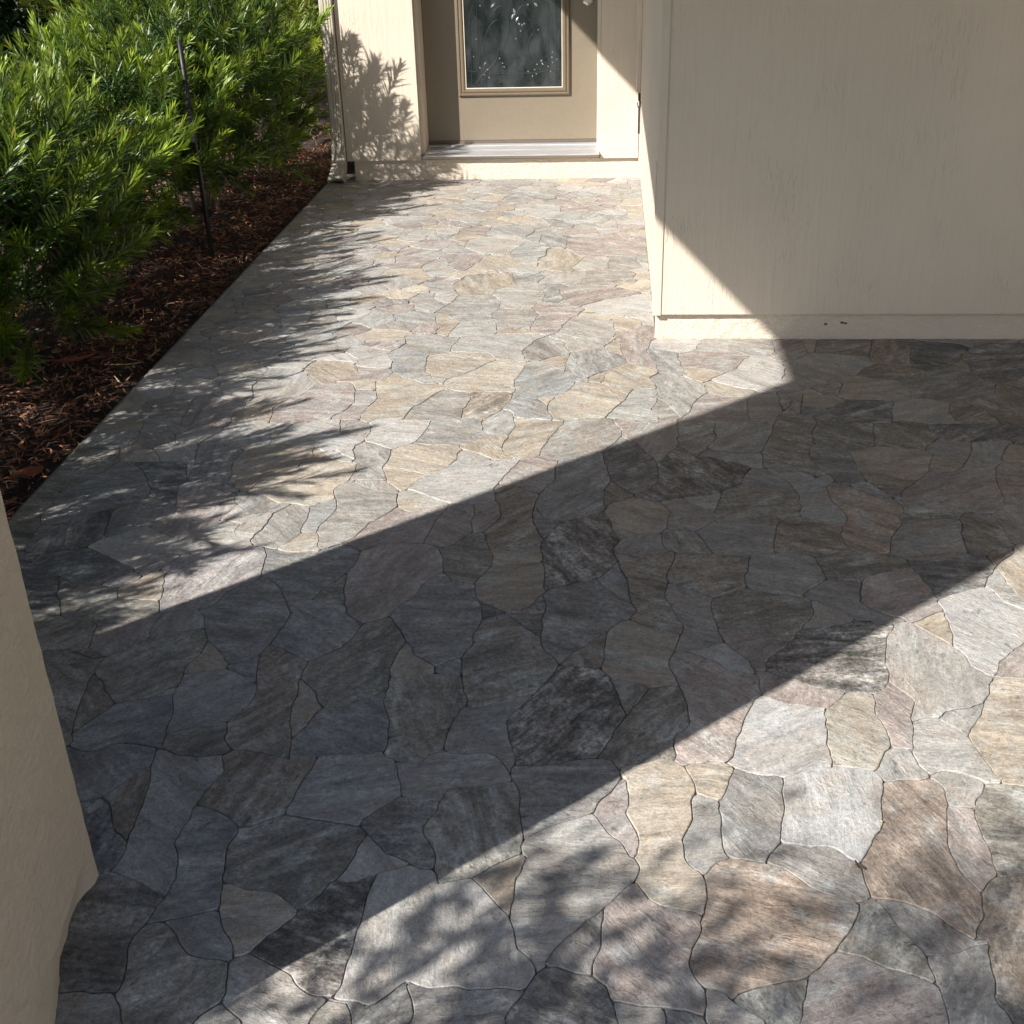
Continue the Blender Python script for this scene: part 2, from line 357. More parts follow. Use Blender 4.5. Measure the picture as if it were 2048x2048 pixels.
STONES_SURVEY = (
    (3, -1149, -2667, -1110, -2676, -1048, -2647, -992, -2653, -976, -2706, -1030, -2769, -1078, -2788),
    (5, -1061, -2818, -1019, -2804, -984, -2863, -958, -2892, -949, -2926, -953, -2954, -973, -2971),
    (12, -1019, -2797, -977, -2714, -950, -2840, -953, -2888, -978, -2868),
    (0, -974, -2709, -969, -2668, -913, -2686, -862, -2671, -843, -2728, -856, -2804, -879, -2859, -855, -2942, -845, -2981, -851, -3016, -951, -2960, -947, -2913, -950, -2844),
    (3, -860, -2806, -772, -2858, -778, -2897, -773, -2970, -759, -3039, -812, -3060, -863, -3068, -850, -3018, -845, -2973, -868, -2892),
    (12, -859, -2804, -776, -2849, -744, -2844, -709, -2820, -676, -2671, -730, -2683, -859, -2673, -842, -2732),
    (0, -706, -2821, -685, -2717, -682, -2665, -641, -2647, -569, -2651, -536, -2670, -528, -2717, -516, -2764, -553, -2795, -581, -2825, -582, -2842, -635, -2829),
    (11, -773, -2856, -705, -2825, -635, -2831, -570, -2847, -563, -2868, -569, -2910, -591, -2968, -604, -3001, -627, -3026, -641, -3027, -692, -2997, -732, -2986, -769, -2981, -781, -2896, -771, -2868),
    (1, -563, -2868, -527, -2893, -482, -2926, -501, -2949, -546, -2963, -591, -2969, -568, -2913),
    (5, -577, -2844, -512, -2770, -481, -2772, -443, -2782, -446, -2813, -459, -2851, -455, -2881, -445, -2904, -436, -2938, -469, -2942, -482, -2923, -516, -2898, -566, -2852),
    (7, -769, -2982, -733, -2984, -692, -2997, -636, -3032, -636, -3042, -675, -3085, -687, -3120, -693, -3125, -708, -3128, -718, -3102, -748, -3058, -759, -3036),
    (0, -838, -3065, -758, -3041, -741, -3080, -714, -3109, -709, -3136, -731, -3136, -770, -3126, -809, -3090),
    (6, -685, -3122, -634, -3040, -596, -2974, -526, -2959, -530, -3052, -533, -3078, -539, -3127, -541, -3189, -574, -3191, -589, -3185, -616, -3156, -645, -3142),  # shaded part of one stone, shade put into a dark kind
    (2, -526, -2959, -478, -2938, -435, -2943, -422, -2970, -373, -2946, -342, -2991, -310, -3026, -300, -3053, -287, -3095, -263, -3124, -260, -3133, -270, -3161, -350, -3172, -447, -3154, -471, -3185, -487, -3199, -540, -3193, -539, -3127, -530, -3052),  # lit part of the same stone, given a pale kind
    (3, -444, -3157, -350, -3174, -270, -3163, -294, -3204, -301, -3236, -424, -3243),
    (0, -708, -3143, -707, -3131, -684, -3125, -645, -3142, -616, -3159, -586, -3187, -574, -3192, -551, -3200, -571, -3236, -661, -3241, -698, -3206, -704, -3170),
    (11, -864, -3070, -840, -3065, -808, -3093, -769, -3128, -713, -3143, -697, -3206, -726, -3232, -727, -3245, -831, -3250, -857, -3193, -872, -3118),
    (5, -972, -2975, -956, -2963, -853, -3018, -864, -3068, -872, -3118, -857, -3193, -899, -3189, -936, -3178, -972, -3091, -986, -3056, -996, -3004),
    (0, -901, -3198, -860, -3193, -831, -3250, -911, -3269, -926, -3221),
    (1, -698, -3208, -661, -3241, -727, -3245, -726, -3232),
    (11, -550, -3201, -521, -3199, -508, -3233, -571, -3236),
    (5, -549, -3195, -487, -3201, -471, -3186, -446, -3157, -426, -3229, -508, -3233, -521, -3199),
    (7, -373, -2946, -340, -2926, -299, -2900, -293, -2905, -294, -2939, -302, -2992, -308, -3026, -334, -2993, -353, -2967),
    (1, -295, -2861, -268, -2836, -186, -2793, -181, -2797, -155, -2842, -122, -2891, -112, -2894, -107, -2927, -117, -2953, -165, -3003, -227, -3072, -250, -3119, -259, -3133, -265, -3117, -286, -3092, -304, -3033, -300, -2997, -290, -2936, -289, -2908, -297, -2891),
    (9, -181, -2791, -140, -2710, -133, -2713, -129, -2760, -121, -2816, -113, -2847, -112, -2885, -122, -2891, -155, -2842),
    (0, -248, -3116, -226, -3070, -165, -3006, -167, -3027, -170, -3084, -179, -3106, -183, -3131, -211, -3128, -226, -3120),
    (9, -164, -3006, -115, -2955, -96, -2981, -70, -2993, -49, -3003, -17, -3015, -25, -3053, -40, -3098, -35, -3145, -22, -3192, -80, -3184, -124, -3180, -155, -3175, -162, -3151, -179, -3136, -177, -3108, -169, -3081, -166, -3026),
    (5, -259, -3135, -226, -3122, -183, -3134, -162, -3153, -155, -3186, -146, -3213, -302, -3222, -272, -3166),
    (1, -154, -3177, -124, -3182, -80, -3186, -84, -3210, -146, -3213),
    (11, -430, -2750, -370, -2734, -333, -2722, -322, -2722, -309, -2758, -304, -2816, -294, -2855, -297, -2891, -342, -2925, -374, -2943, -422, -2970, -436, -2938, -452, -2886, -458, -2844, -441, -2784),
    (3, -325, -2683, -160, -2649, -152, -2671, -141, -2709, -184, -2794, -253, -2832, -296, -2860, -304, -2813, -310, -2745),
    (8, -136, -2693, -119, -2676, -65, -2669, -25, -2667, -8, -2732, -25, -2805, -38, -2851, -36, -2895, -17, -2936, -7, -2984, -15, -3015, -77, -2991, -117, -2957, -108, -2927, -112, -2885, -124, -2796),
    (7, -20, -2667, 28, -2652, 64, -2666, 59, -2689, 38, -2735, 27, -2748, -1, -2737, -7, -2717),
    (4, -1, -2740, 26, -2751, 29, -2812, 35, -2889, 19, -2897, -16, -2934, -36, -2891, -38, -2851, -23, -2800),
    (0, 64, -2671, 102, -2687, 138, -2691, 133, -2774, 119, -2848, 80, -2898, 35, -2887, 29, -2812, 36, -2745),
    (2, 140, -2688, 211, -2667, 276, -2659, 319, -2683, 296, -2767, 267, -2846, 239, -2890, 198, -2858, 122, -2848, 134, -2779),
    (2, 94, -2512, 136, -2453, 175, -2482, 240, -2479, 252, -2491, 235, -2592, 236, -2648, 212, -2665, 142, -2686, 103, -2682, 53, -2653, 73, -2609, 85, -2553),
    (7, 256, -2488, 288, -2447, 343, -2445, 346, -2502, 344, -2592, 312, -2652, 237, -2650, 241, -2558),
    (9, 347, -2445, 388, -2402, 406, -2451, 410, -2493, 380, -2596, 346, -2592, 346, -2519),
    (1, 345, -2595, 378, -2599, 396, -2669, 380, -2680, 320, -2685, 313, -2658),
    (1, 384, -2585, 403, -2523, 453, -2512, 493, -2559, 496, -2613, 514, -2684, 399, -2669, 378, -2607),
    (4, 457, -2509, 484, -2484, 544, -2458, 534, -2494, 502, -2536, 493, -2559),
    (1, 420, -2217, 471, -2186, 537, -2270, 554, -2332, 582, -2383, 567, -2422, 543, -2455, 524, -2476, 481, -2486, 454, -2510, 406, -2516, 413, -2481, 409, -2449, 389, -2391, 384, -2339, 405, -2274),
    (2, 538, -2265, 553, -2183, 549, -2102, 570, -2080, 660, -2039, 715, -2132, 736, -2167, 681, -2246, 615, -2317, 588, -2370, 556, -2332),
    (4, 661, -2034, 704, -1949, 719, -2043, 726, -2096, 742, -2146, 715, -2132),
    (9, 585, -2370, 611, -2321, 679, -2255, 728, -2216, 679, -2375, 643, -2377, 613, -2369),
    (7, 545, -2459, 576, -2405, 593, -2370, 643, -2375, 678, -2380, 580, -2695, 516, -2688, 493, -2577, 501, -2547, 529, -2507),
    (11, 452, -2755, 483, -2686, 513, -2689, 591, -2691, 525, -2902, 452, -2901, 448, -2815),
    (1, 398, -2674, 418, -2658, 457, -2659, 482, -2676, 454, -2746, 417, -2743, 415, -2699),
    (13, 318, -2688, 393, -2682, 413, -2709, 413, -2747, 398, -2795, 383, -2845, 389, -2904, 406, -2952, 398, -3002, 380, -3040, 334, -2990, 248, -2959, 241, -2890, 267, -2846, 295, -2772),
    (9, 414, -2747, 449, -2755, 448, -2793, 451, -2893, 411, -2943, 390, -2900, 386, -2840),
    (0, 89, -2893, 122, -2850, 198, -2858, 239, -2892, 245, -2960, 226, -2972, 168, -2951, 144, -2932, 118, -2905),
    (13, -14, -2936, 22, -2897, 73, -2898, 118, -2907, 147, -2936, 173, -2955, 222, -2976, 216, -3000, 170, -3065, 126, -3123, 79, -3132, 37, -3141, 13, -3166, -17, -3148, -35, -3145, -39, -3097, -25, -3050, -9, -2996),
    (11, 172, -3065, 217, -3004, 225, -2976, 248, -2963, 269, -3001, 293, -3070, 302, -3124, 232, -3101, 204, -3078),
    (0, 249, -2961, 306, -2972, 339, -3001, 377, -3040, 400, -3035, 396, -3043, 299, -3069, 282, -3030),
    (3, 298, -3073, 398, -3043, 383, -3093, 383, -3130, 393, -3184, 307, -3189, 305, -3124),
    (12, 406, -2952, 442, -2906, 477, -2904, 523, -2906, 446, -3152, 413, -3154, 385, -3130, 386, -3089, 402, -3035, 381, -3036, 398, -3002),
    (9, 129, -3120, 167, -3071, 203, -3081, 304, -3127, 307, -3189, 104, -3200),
    (11, 16, -3166, 40, -3143, 81, -3132, 125, -3127, 103, -3200, 57, -3202),
    (1, -34, -3152, 1, -3150, 13, -3166, 57, -3202, -19, -3207),
    (3, -84, -3187, -23, -3194, -19, -3215, -85, -3219),
    (5, 393, -3184, 384, -3133, 412, -3156, 445, -3156, 434, -3191),
    (9, 137, -2444, 129, -2367, 165, -2379, 232, -2408, 284, -2432, 284, -2450, 257, -2485, 182, -2482),
    (6, 204, -2277, 248, -2218, 292, -2207, 360, -2182, 410, -2185, 420, -2217, 405, -2274, 385, -2334, 389, -2391, 358, -2438, 326, -2439, 286, -2433, 256, -2426, 214, -2393, 166, -2373, 153, -2356, 174, -2310),
    (11, 69, -2101, 131, -2062, 217, -2075, 283, -2100, 268, -2163, 248, -2208, 216, -2267, 149, -2236, 71, -2219, 64, -2133),
    (1, 282, -2105, 312, -2130, 359, -2172, 331, -2195, 249, -2212, 270, -2157),
    (9, 71, -2222, 149, -2236, 206, -2270, 202, -2282, 154, -2338, 146, -2365, 128, -2366, 123, -2340, 85, -2276, 72, -2239),
    (0, -23, -2042, 68, -2096, 63, -2128, 69, -2214, 77, -2274, 27, -2297, -27, -2304, -8, -2246, -3, -2207, -23, -2157, -38, -2094),
    (1, -1, -2303, 28, -2297, 78, -2279, 88, -2295, 120, -2344, 128, -2368, 119, -2380, 77, -2364, 44, -2338, 17, -2316),
    (9, -28, -2306, -3, -2303, 31, -2334, 77, -2368, 126, -2384, 132, -2401, 137, -2443, 111, -2481, 93, -2521, 76, -2594, 66, -2635, 53, -2653, 28, -2649, -23, -2665, -37, -2628, -40, -2584, -16, -2537, -7, -2481, -17, -2428, -37, -2363),
    (7, -123, -2196, -85, -2220, -14, -2251, -29, -2304, -38, -2355, -19, -2426, -75, -2426, -150, -2412, -178, -2369, -166, -2266, -161, -2232),
    (12, -146, -1902, -104, -1907, -72, -1918, -8, -1904, -15, -1982, -23, -2033, -37, -2073, -37, -2110, -23, -2162, -4, -2212, -11, -2249, -90, -2215, -112, -2191, -106, -2160, -111, -2123, -118, -2053, -135, -1944),
    (3, -147, -1945, -135, -1950, -118, -2047, -111, -2123, -133, -2108, -184, -2027),
    (12, -8, -1904, 51, -1909, 119, -1916, 165, -1905, 135, -2056, 113, -2081, 70, -2093, 46, -2078, 5, -2049, -23, -2036),
    (0, 167, -1905, 215, -1898, 252, -1888, 309, -1910, 322, -1989, 317, -2023, 286, -2040, 261, -2074, 260, -2085, 189, -2071, 135, -2056),
    (3, -295, -2095, -251, -2051, -186, -2025, -115, -2127, -109, -2163, -116, -2192, -169, -2249, -231, -2318, -259, -2364, -300, -2281, -297, -2176),
    (12, -253, -2363, -231, -2318, -165, -2249, -169, -2316, -179, -2367, -230, -2363),
    (6, -346, -2555, -307, -2469, -258, -2376, -230, -2363, -176, -2367, -154, -2415, -133, -2502, -127, -2524, -177, -2637, -215, -2661, -295, -2682, -321, -2673, -343, -2592),
    (11, -154, -2415, -77, -2424, -123, -2524, -133, -2490),
    (11, -73, -2427, -21, -2431, -9, -2491, -9, -2530, -35, -2579, -40, -2611, -34, -2636, -141, -2671, -154, -2649, -177, -2642, -123, -2529),
    (11, -425, -2206, -379, -2183, -304, -2267, -261, -2361, -301, -2454, -389, -2501, -412, -2513, -430, -2473, -449, -2364, -440, -2272),
    (5, -443, -2130, -384, -2165, -423, -2206),
    (5, -380, -2172, -349, -2164, -295, -2099, -294, -2169, -304, -2267),
    (7, -457, -2061, -431, -1988, -312, -1956, -296, -2087, -308, -2118, -349, -2160, -388, -2161, -447, -2123),
    (3, -622, -2195, -581, -2089, -541, -2012, -507, -2055, -458, -2058, -451, -2123, -428, -2202, -441, -2266, -451, -2313, -461, -2352, -506, -2379, -519, -2367, -583, -2284),
    (7, -591, -2420, -592, -2382, -578, -2304, -513, -2380, -519, -2392, -549, -2412),
    (3, -513, -2383, -461, -2352, -444, -2408, -477, -2409),
    (11, -587, -2456, -589, -2423, -548, -2415, -480, -2409, -443, -2414, -428, -2473, -436, -2514, -454, -2570, -563, -2609, -581, -2537),
    (11, -562, -2615, -454, -2578, -458, -2618, -468, -2644, -481, -2670, -509, -2682, -537, -2668, -555, -2648),
    (0, -436, -2514, -395, -2512, -366, -2482, -304, -2463, -347, -2549, -343, -2598, -326, -2669, -326, -2698, -379, -2646, -441, -2648, -455, -2613, -450, -2570),
    (0, -535, -2673, -502, -2681, -467, -2650, -441, -2651, -379, -2646, -330, -2689, -326, -2717, -429, -2750, -444, -2781, -511, -2768, -521, -2740),
    (11, -767, -2370, -715, -2316, -687, -2281, -642, -2210, -618, -2209, -583, -2284, -594, -2383, -590, -2462, -654, -2511, -673, -2518, -705, -2519, -731, -2473, -773, -2427),
    (7, -771, -2435, -729, -2478, -703, -2529, -743, -2613, -761, -2554, -770, -2456),
    (3, -703, -2529, -674, -2517, -654, -2510, -592, -2462, -581, -2536, -558, -2642, -623, -2665, -698, -2679, -728, -2675, -744, -2624),
    (3, -1039, -2200, -1020, -2155, -995, -2085, -943, -2043, -923, -2059, -872, -2127, -845, -2215, -861, -2299, -885, -2354, -919, -2381, -940, -2375, -999, -2291, -1020, -2236),
    (3, -867, -2142, -729, -2153, -701, -2266, -714, -2321, -768, -2369, -830, -2332, -859, -2306, -845, -2208),
    (12, -863, -2320, -830, -2332, -772, -2369, -778, -2407, -770, -2456, -766, -2532, -744, -2624, -731, -2670, -799, -2647, -870, -2624, -876, -2592, -848, -2518, -846, -2459, -866, -2398, -880, -2360),
    (3, -930, -2394, -883, -2360, -859, -2423, -849, -2447, -896, -2412),
    (7, -1012, -2422, -993, -2311, -940, -2375, -930, -2397, -964, -2408),
    (11, -1189, -2371, -1128, -2316, -1026, -2243, -995, -2304, -1010, -2416, -1012, -2465, -1046, -2496, -1120, -2523, -1144, -2488, -1166, -2440, -1197, -2410),
    (0, -1135, -2275, -1118, -2195, -1035, -2214, -1020, -2250, -1108, -2295),
    (9, -1243, -2333, -1245, -2258, -1195, -2242, -1122, -2195, -1132, -2282, -1189, -2371),
    (11, -1411, -2227, -1361, -2211, -1276, -2259, -1239, -2333, -1193, -2371, -1199, -2404, -1301, -2362, -1343, -2337),
    (11, -1324, -2363, -1283, -2321, -1193, -2371, -1196, -2423, -1189, -2496, -1173, -2571, -1157, -2652, -1235, -2527),
    (12, -1189, -2496, -1187, -2441, -1142, -2494, -1123, -2529, -1128, -2558, -1163, -2620),
    (3, -1163, -2620, -1119, -2534, -1046, -2496, -1012, -2465, -991, -2552, -976, -2634, -977, -2655, -1045, -2647, -1112, -2671, -1147, -2667),
    (0, -1011, -2465, -1011, -2425, -932, -2400, -847, -2453, -842, -2488, -851, -2546, -878, -2575, -979, -2610, -997, -2524),
    (11, -978, -2618, -925, -2591, -878, -2575, -869, -2629, -863, -2660, -897, -2682, -938, -2679, -970, -2660, -977, -2634),
    (7, -1250, -2147, -1179, -2046, -1149, -2152),
    (10, -1175, -2050, -1131, -1931, -1005, -1910, -978, -1909, -952, -2027, -999, -2085, -1031, -2148, -1130, -2196, -1149, -2152),
    (3, -976, -1909, -859, -1932, -842, -1957, -788, -1895, -776, -1886, -756, -1988, -807, -2125, -867, -2142, -925, -2051, -950, -2035),
    (11, -805, -2136, -757, -2029, -733, -2142),
    (3, -1591, -1767, -1602, -1630, -1508, -1462, -1442, -1472, -1360, -1619, -1420, -1683, -1502, -1765, -1541, -1852, -1563, -1926),
    (11, -1667, -1779, -1664, -1658, -1652, -1594, -1602, -1630, -1591, -1767, -1563, -1917, -1586, -1926),
    (11, -1652, -1594, -1667, -1375, -1577, -1361, -1535, -1456, -1563, -1592, -1604, -1625),
    (5, -1563, -1926, -1498, -1765, -1426, -1729, -1402, -1830, -1410, -1912, -1492, -1924),
    (0, -1425, -1734, -1347, -1656, -1271, -1690, -1250, -1759, -1312, -1808, -1389, -1839, -1402, -1830),
    (5, -1444, -1466, -1352, -1453, -1305, -1564, -1269, -1679, -1357, -1630),
    (9, -1298, -1586, -1246, -1563, -1135, -1625, -1113, -1686, -1130, -1756, -1192, -1879, -1295, -1817, -1252, -1739),
    (1, -1295, -1817, -1192, -1879, -1090, -1715, -1008, -1723, -1014, -1892, -1093, -1912, -1198, -1915, -1282, -2004, -1406, -1912),
    (5, -1407, -1921, -1282, -2004, -1343, -2072, -1366, -2088, -1438, -2050, -1532, -1994),
    (11, -1366, -2088, -1250, -2147, -1146, -2159, -1134, -2196, -1248, -2250, -1347, -2225, -1434, -2058),
    (5, -1573, -1944, -1434, -2058, -1350, -2218, -1408, -2234),
    (7, -1184, -1478, -1188, -1361, -1120, -1320, -991, -1331, -982, -1374, -1009, -1459, -1072, -1508, -1103, -1602, -1125, -1610, -1165, -1542),
    (8, -1105, -1606, -1070, -1516, -1002, -1458, -895, -1423, -845, -1439, -841, -1480, -876, -1582, -867, -1642, -906, -1679, -968, -1677, -1004, -1667, -1050, -1631),
    (7, -987, -1336, -905, -1407, -896, -1419, -1004, -1450, -980, -1383),
    (3, -1295, -1328, -1255, -1309, -1190, -1352, -1185, -1462, -1170, -1526, -1128, -1610, -1189, -1604, -1245, -1559, -1259, -1480),
    (3, -1126, -1618, -1049, -1635, -999, -1674, -970, -1681, -1002, -1728, -1081, -1719, -1117, -1677),
    (1, -1112, -1691, -1080, -1722, -1005, -1728, -1006, -1800, -1019, -1886, -1099, -1907, -1144, -1863, -1117, -1734),
    (0, -1018, -1879, -1005, -1780, -1000, -1735, -966, -1684, -917, -1694, -908, -1777, -913, -1837, -946, -1909, -981, -1897),
    (4, -917, -1686, -890, -1679, -865, -1634, -845, -1699, -861, -1783, -876, -1830, -910, -1824, -906, -1770),
    (7, -943, -1909, -911, -1834, -878, -1836, -858, -1913, -904, -1926),
    (1, -1296, -1323, -1258, -1218, -1271, -1161, -1155, -1169, -1092, -1159, -1116, -1307, -1123, -1325, -1190, -1352, -1256, -1305),
    (2, -1113, -1307, -1090, -1168, -949, -1157, -932, -1241, -859, -1267, -873, -1329, -853, -1414, -907, -1399, -989, -1323),
    (0, -949, -1157, -859, -1165, -839, -1221, -855, -1267, -927, -1245),
    (9, -1154, -1160, -1172, -1041, -1134, -968, -1090, -871, -999, -870, -965, -998, -1006, -1109, -1049, -1158, -1091, -1164),
    (7, -1282, -1123, -1265, -1012, -1206, -1006, -1174, -1052, -1154, -1160, -1274, -1152),
    (1, -1362, -971, -1372, -851, -1336, -828, -1285, -862, -1256, -970, -1269, -1012),
    (1, -1285, -862, -1207, -839, -1141, -758, -1093, -860, -1126, -947, -1211, -1001, -1254, -991),
    (7, -1134, -770, -1119, -663, -1030, -675, -999, -746, -1078, -849, -1089, -860),
    (9, -1417, -982, -1361, -976, -1267, -1017, -1282, -1123, -1290, -1162, -1392, -1163),
    (7, -1211, -1001, -1150, -984, -1176, -1041),
    (2, -853, -1144, -672, -1142, -705, -1290, -767, -1335, -855, -1279),
    (0, -672, -1142, -537, -1121, -529, -1168, -511, -1233, -477, -1246, -573, -1314, -700, -1294),
    (7, -868, -834, -834, -777, -745, -844, -706, -855, -696, -931, -752, -1045, -769, -1114, -858, -1135, -869, -1096, -837, -964),
    (0, -746, -1035, -692, -931, -641, -951, -579, -956, -595, -1112, -669, -1137, -764, -1119),
    (12, -576, -961, -545, -913, -494, -918, -490, -1001, -503, -1072, -521, -1125, -595, -1112),
    (4, -452, -809, -432, -670, -373, -658, -303, -740, -267, -819, -277, -895, -324, -938, -417, -970, -424, -917),
    (8, -680, -833, -616, -742, -559, -671, -476, -646, -429, -658, -453, -798, -467, -886, -497, -907, -550, -903, -619, -865),
    (7, -760, -707, -766, -599, -697, -555, -564, -573, -563, -635, -616, -742, -689, -833, -704, -844, -751, -742),
    (4, -871, -574, -850, -536, -763, -586, -763, -695, -751, -742, -704, -844, -753, -844, -825, -777, -836, -684),
    (0, -843, -523, -828, -471, -844, -398, -715, -405, -671, -398, -702, -548, -763, -586),
    (1, -699, -542, -666, -398, -527, -385, -432, -392, -423, -458, -453, -548, -438, -646, -509, -610, -570, -554),
    (0, -444, -548, -420, -445, -317, -445, -292, -560, -435, -622),
    (7, -370, -646, -291, -572, -303, -728),
    (3, -454, -1051, -432, -980, -378, -969, -344, -1020, -323, -1128, -423, -1110),
    (7, -374, -964, -319, -958, -344, -1015),
    (8, -335, -1040, -330, -979, -264, -830, -162, -840, -143, -925, -127, -997, -169, -1097, -241, -1117, -324, -1137),
    (4, -521, -1130, -454, -1061, -426, -1186, -451, -1241, -520, -1224, -530, -1149),
    (7, -435, -1110, -323, -1137, -292, -1156, -339, -1266, -388, -1362, -442, -1363, -457, -1303, -425, -1195),
    (7, -573, -1310, -507, -1242, -447, -1250, -456, -1321, -440, -1388, -494, -1377),
    (0, -587, -1437, -565, -1348, -486, -1389, -481, -1406, -542, -1432),
    (8, -767, -1335, -700, -1298, -576, -1318, -565, -1348, -601, -1473, -631, -1506, -695, -1475, -766, -1452, -770, -1386),
    (7, -764, -1460, -694, -1479, -631, -1506, -685, -1584, -708, -1592, -753, -1508),
    (2, -688, -1588, -627, -1510, -587, -1441, -477, -1406, -430, -1421, -429, -1478, -455, -1549, -453, -1645, -491, -1661, -581, -1656, -624, -1613),
    (0, -877, -1319, -853, -1288, -767, -1339, -772, -1395, -767, -1469, -745, -1532, -843, -1530, -847, -1438),
    (1, -838, -1537, -745, -1536, -711, -1592, -712, -1607, -747, -1604, -781, -1586),
    (1, -970, -1267, -926, -1257, -857, -1265, -877, -1319, -854, -1417, -898, -1414, -949, -1364),
    (0, -875, -1596, -842, -1534, -779, -1594, -746, -1608, -710, -1615, -699, -1680, -747, -1772, -770, -1858, -842, -1892, -859, -1781, -842, -1705, -861, -1648),
    (7, -708, -1615, -684, -1595, -611, -1634, -569, -1670, -595, -1706, -662, -1714, -698, -1673),
    (9, -767, -1858, -746, -1778, -693, -1687, -662, -1714, -566, -1670, -580, -1740, -598, -1828, -599, -1873, -679, -1894, -785, -1891),
    (9, -598, -1873, -576, -1726, -563, -1670, -500, -1672, -495, -1724, -491, -1818, -529, -1896),
    (9, -497, -1668, -453, -1645, -428, -1666, -427, -1723, -458, -1804, -488, -1815),
    (12, -450, -1645, -457, -1564, -413, -1555, -350, -1599, -349, -1664, -349, -1721, -335, -1801, -318, -1884, -369, -1910, -440, -1900, -459, -1830, -427, -1723),
    (9, -448, -1541, -427, -1462, -353, -1412, -298, -1402, -299, -1530, -350, -1599, -413, -1555),
    (11, -558, -1891, -491, -1818, -459, -1824, -439, -1900, -430, -1938, -458, -2054, -507, -2054, -539, -2000),
    (7, -440, -1900, -369, -1910, -318, -1890, -312, -1945, -324, -1951, -424, -1978, -427, -1936),
    (9, -751, -2014, -710, -1912, -693, -1858, -562, -1882, -540, -1992, -582, -2081, -622, -2195, -642, -2206, -716, -2191, -734, -2139),
    (3, -304, -728, -288, -560, -176, -509, -108, -609, -112, -657, -167, -716, -260, -829),
    (7, -176, -497, -137, -419, -112, -584, -159, -560),
    (1, -325, -378, -307, -365, -186, -351, -141, -405, -181, -497, -288, -560),
    (9, -150, -365, -101, -365, -78, -310, -32, -311, -9, -432, -34, -534, -9, -680, -18, -721, -108, -633, -107, -572, -132, -419),
    (7, -168, -351, -122, -226, -76, -226, -73, -297, -101, -365),
    (2, -9, -438, 148, -445, 126, -522, 72, -559, -25, -509),
    (3, -34, -534, -20, -509, 68, -565, 63, -608, 76, -738, -2, -738, -8, -668),
    (9, 72, -572, 124, -547, 264, -546, 279, -607, 245, -714, 206, -737, 82, -691, 66, -608),
    (0, 152, -445, 382, -445, 385, -558, 284, -559, 129, -534),
    (2, 250, -702, 278, -620, 401, -631, 396, -769, 385, -889, 309, -900, 231, -858, 179, -826, 156, -804, 206, -737),
    (7, 82, -691, 206, -737, 152, -815, 131, -827, 94, -771),
    (7, -167, -739, -108, -669, -10, -727, -32, -783, -15, -882, -79, -882, -123, -997, -146, -894, -183, -829),
    (7, -224, -785, -167, -727, -171, -807, -183, -829),
    (4, -127, -1007, -79, -888, -16, -892, -9, -945, -35, -1026, -20, -1133, -68, -1143, -169, -1097),
    (0, -33, -795, 1, -761, 130, -837, 137, -902, 84, -1005, 77, -1074, 45, -1094, -6, -945, -15, -882),
    (0, -36, -1036, -6, -955, 46, -1075, 38, -1099, -16, -1142),
    (7, 134, -837, 160, -815, 230, -869, 274, -900, 180, -953, 139, -902),
    (9, 81, -1055, 93, -995, 141, -912, 254, -953, 242, -1111, 143, -1140, 67, -1103),
    (9, 256, -963, 347, -910, 349, -1052, 315, -1147, 242, -1111),
    (9, 352, -905, 421, -889, 398, -1051, 353, -1052),
    (0, 142, -1150, 230, -1120, 311, -1147, 297, -1238, 260, -1342, 172, -1352, 108, -1320, 132, -1241),
    (11, 44, -1132, 139, -1150, 132, -1241, 108, -1320, 77, -1362, 28, -1304),
    (0, -318, -1175, -237, -1117, -147, -1116, -121, -1227, -169, -1333, -291, -1406, -322, -1336),
    (9, -143, -1116, -69, -1152, -16, -1142, 44, -1132, 21, -1295, -15, -1397, -58, -1297, -118, -1236),
    (5, -165, -1333, -118, -1236, -53, -1390, -33, -1532, -45, -1585, -98, -1608, -154, -1527, -175, -1457),
    (6, -30, -1532, -15, -1397, 31, -1304, 77, -1362, 148, -1394, 220, -1433, 170, -1528, 129, -1588, 22, -1620, -21, -1642, -98, -1615),
    (0, 81, -1362, 108, -1328, 256, -1351, 247, -1433, 220, -1433, 151, -1394),
    (0, 223, -1433, 253, -1440, 300, -1525, 311, -1584, 177, -1527),
    (1, 254, -1432, 342, -1462, 379, -1497, 303, -1525),
    (3, -291, -1410, -179, -1342, -175, -1457, -154, -1527, -171, -1588, -170, -1695, -278, -1760, -335, -1748, -349, -1672, -312, -1561),
    (12, -168, -1573, -151, -1527, -98, -1615, -157, -1660, -170, -1695),
    (7, -170, -1702, -154, -1660, -98, -1623, -21, -1650, -7, -1698, -23, -1773, -39, -1800, -136, -1835, -157, -1770),
    (9, -20, -1773, -7, -1698, -21, -1642, 22, -1623, 49, -1662, 101, -1703, 118, -1723, 103, -1757, 48, -1791),
    (1, 22, -1627, 130, -1592, 98, -1696, 50, -1655),
    (11, 98, -1696, 128, -1596, 176, -1535, 311, -1584, 314, -1663, 301, -1711, 244, -1743, 122, -1716),
    (0, 53, -1804, 117, -1729, 246, -1746, 216, -1899, 153, -1913, 71, -1898, 66, -1842),
    (11, -33, -1806, -20, -1780, 50, -1804, 65, -1854, 71, -1898, -16, -1906, -35, -1857),
    (0, -136, -1841, -36, -1806, -35, -1857, -25, -1912, -115, -1909, -148, -1885),
    (6, -277, -1766, -170, -1702, -157, -1777, -139, -1841, -150, -1885, -133, -1969, -166, -2005, -199, -2022, -241, -2042, -294, -2076, -313, -1945, -323, -1865, -300, -1820),
    (3, -349, -1721, -346, -1664, -318, -1699, -280, -1760, -318, -1833, -332, -1801),
    (9, 397, -534, 408, -445, 458, -458, 461, -595, 409, -643, 381, -631),
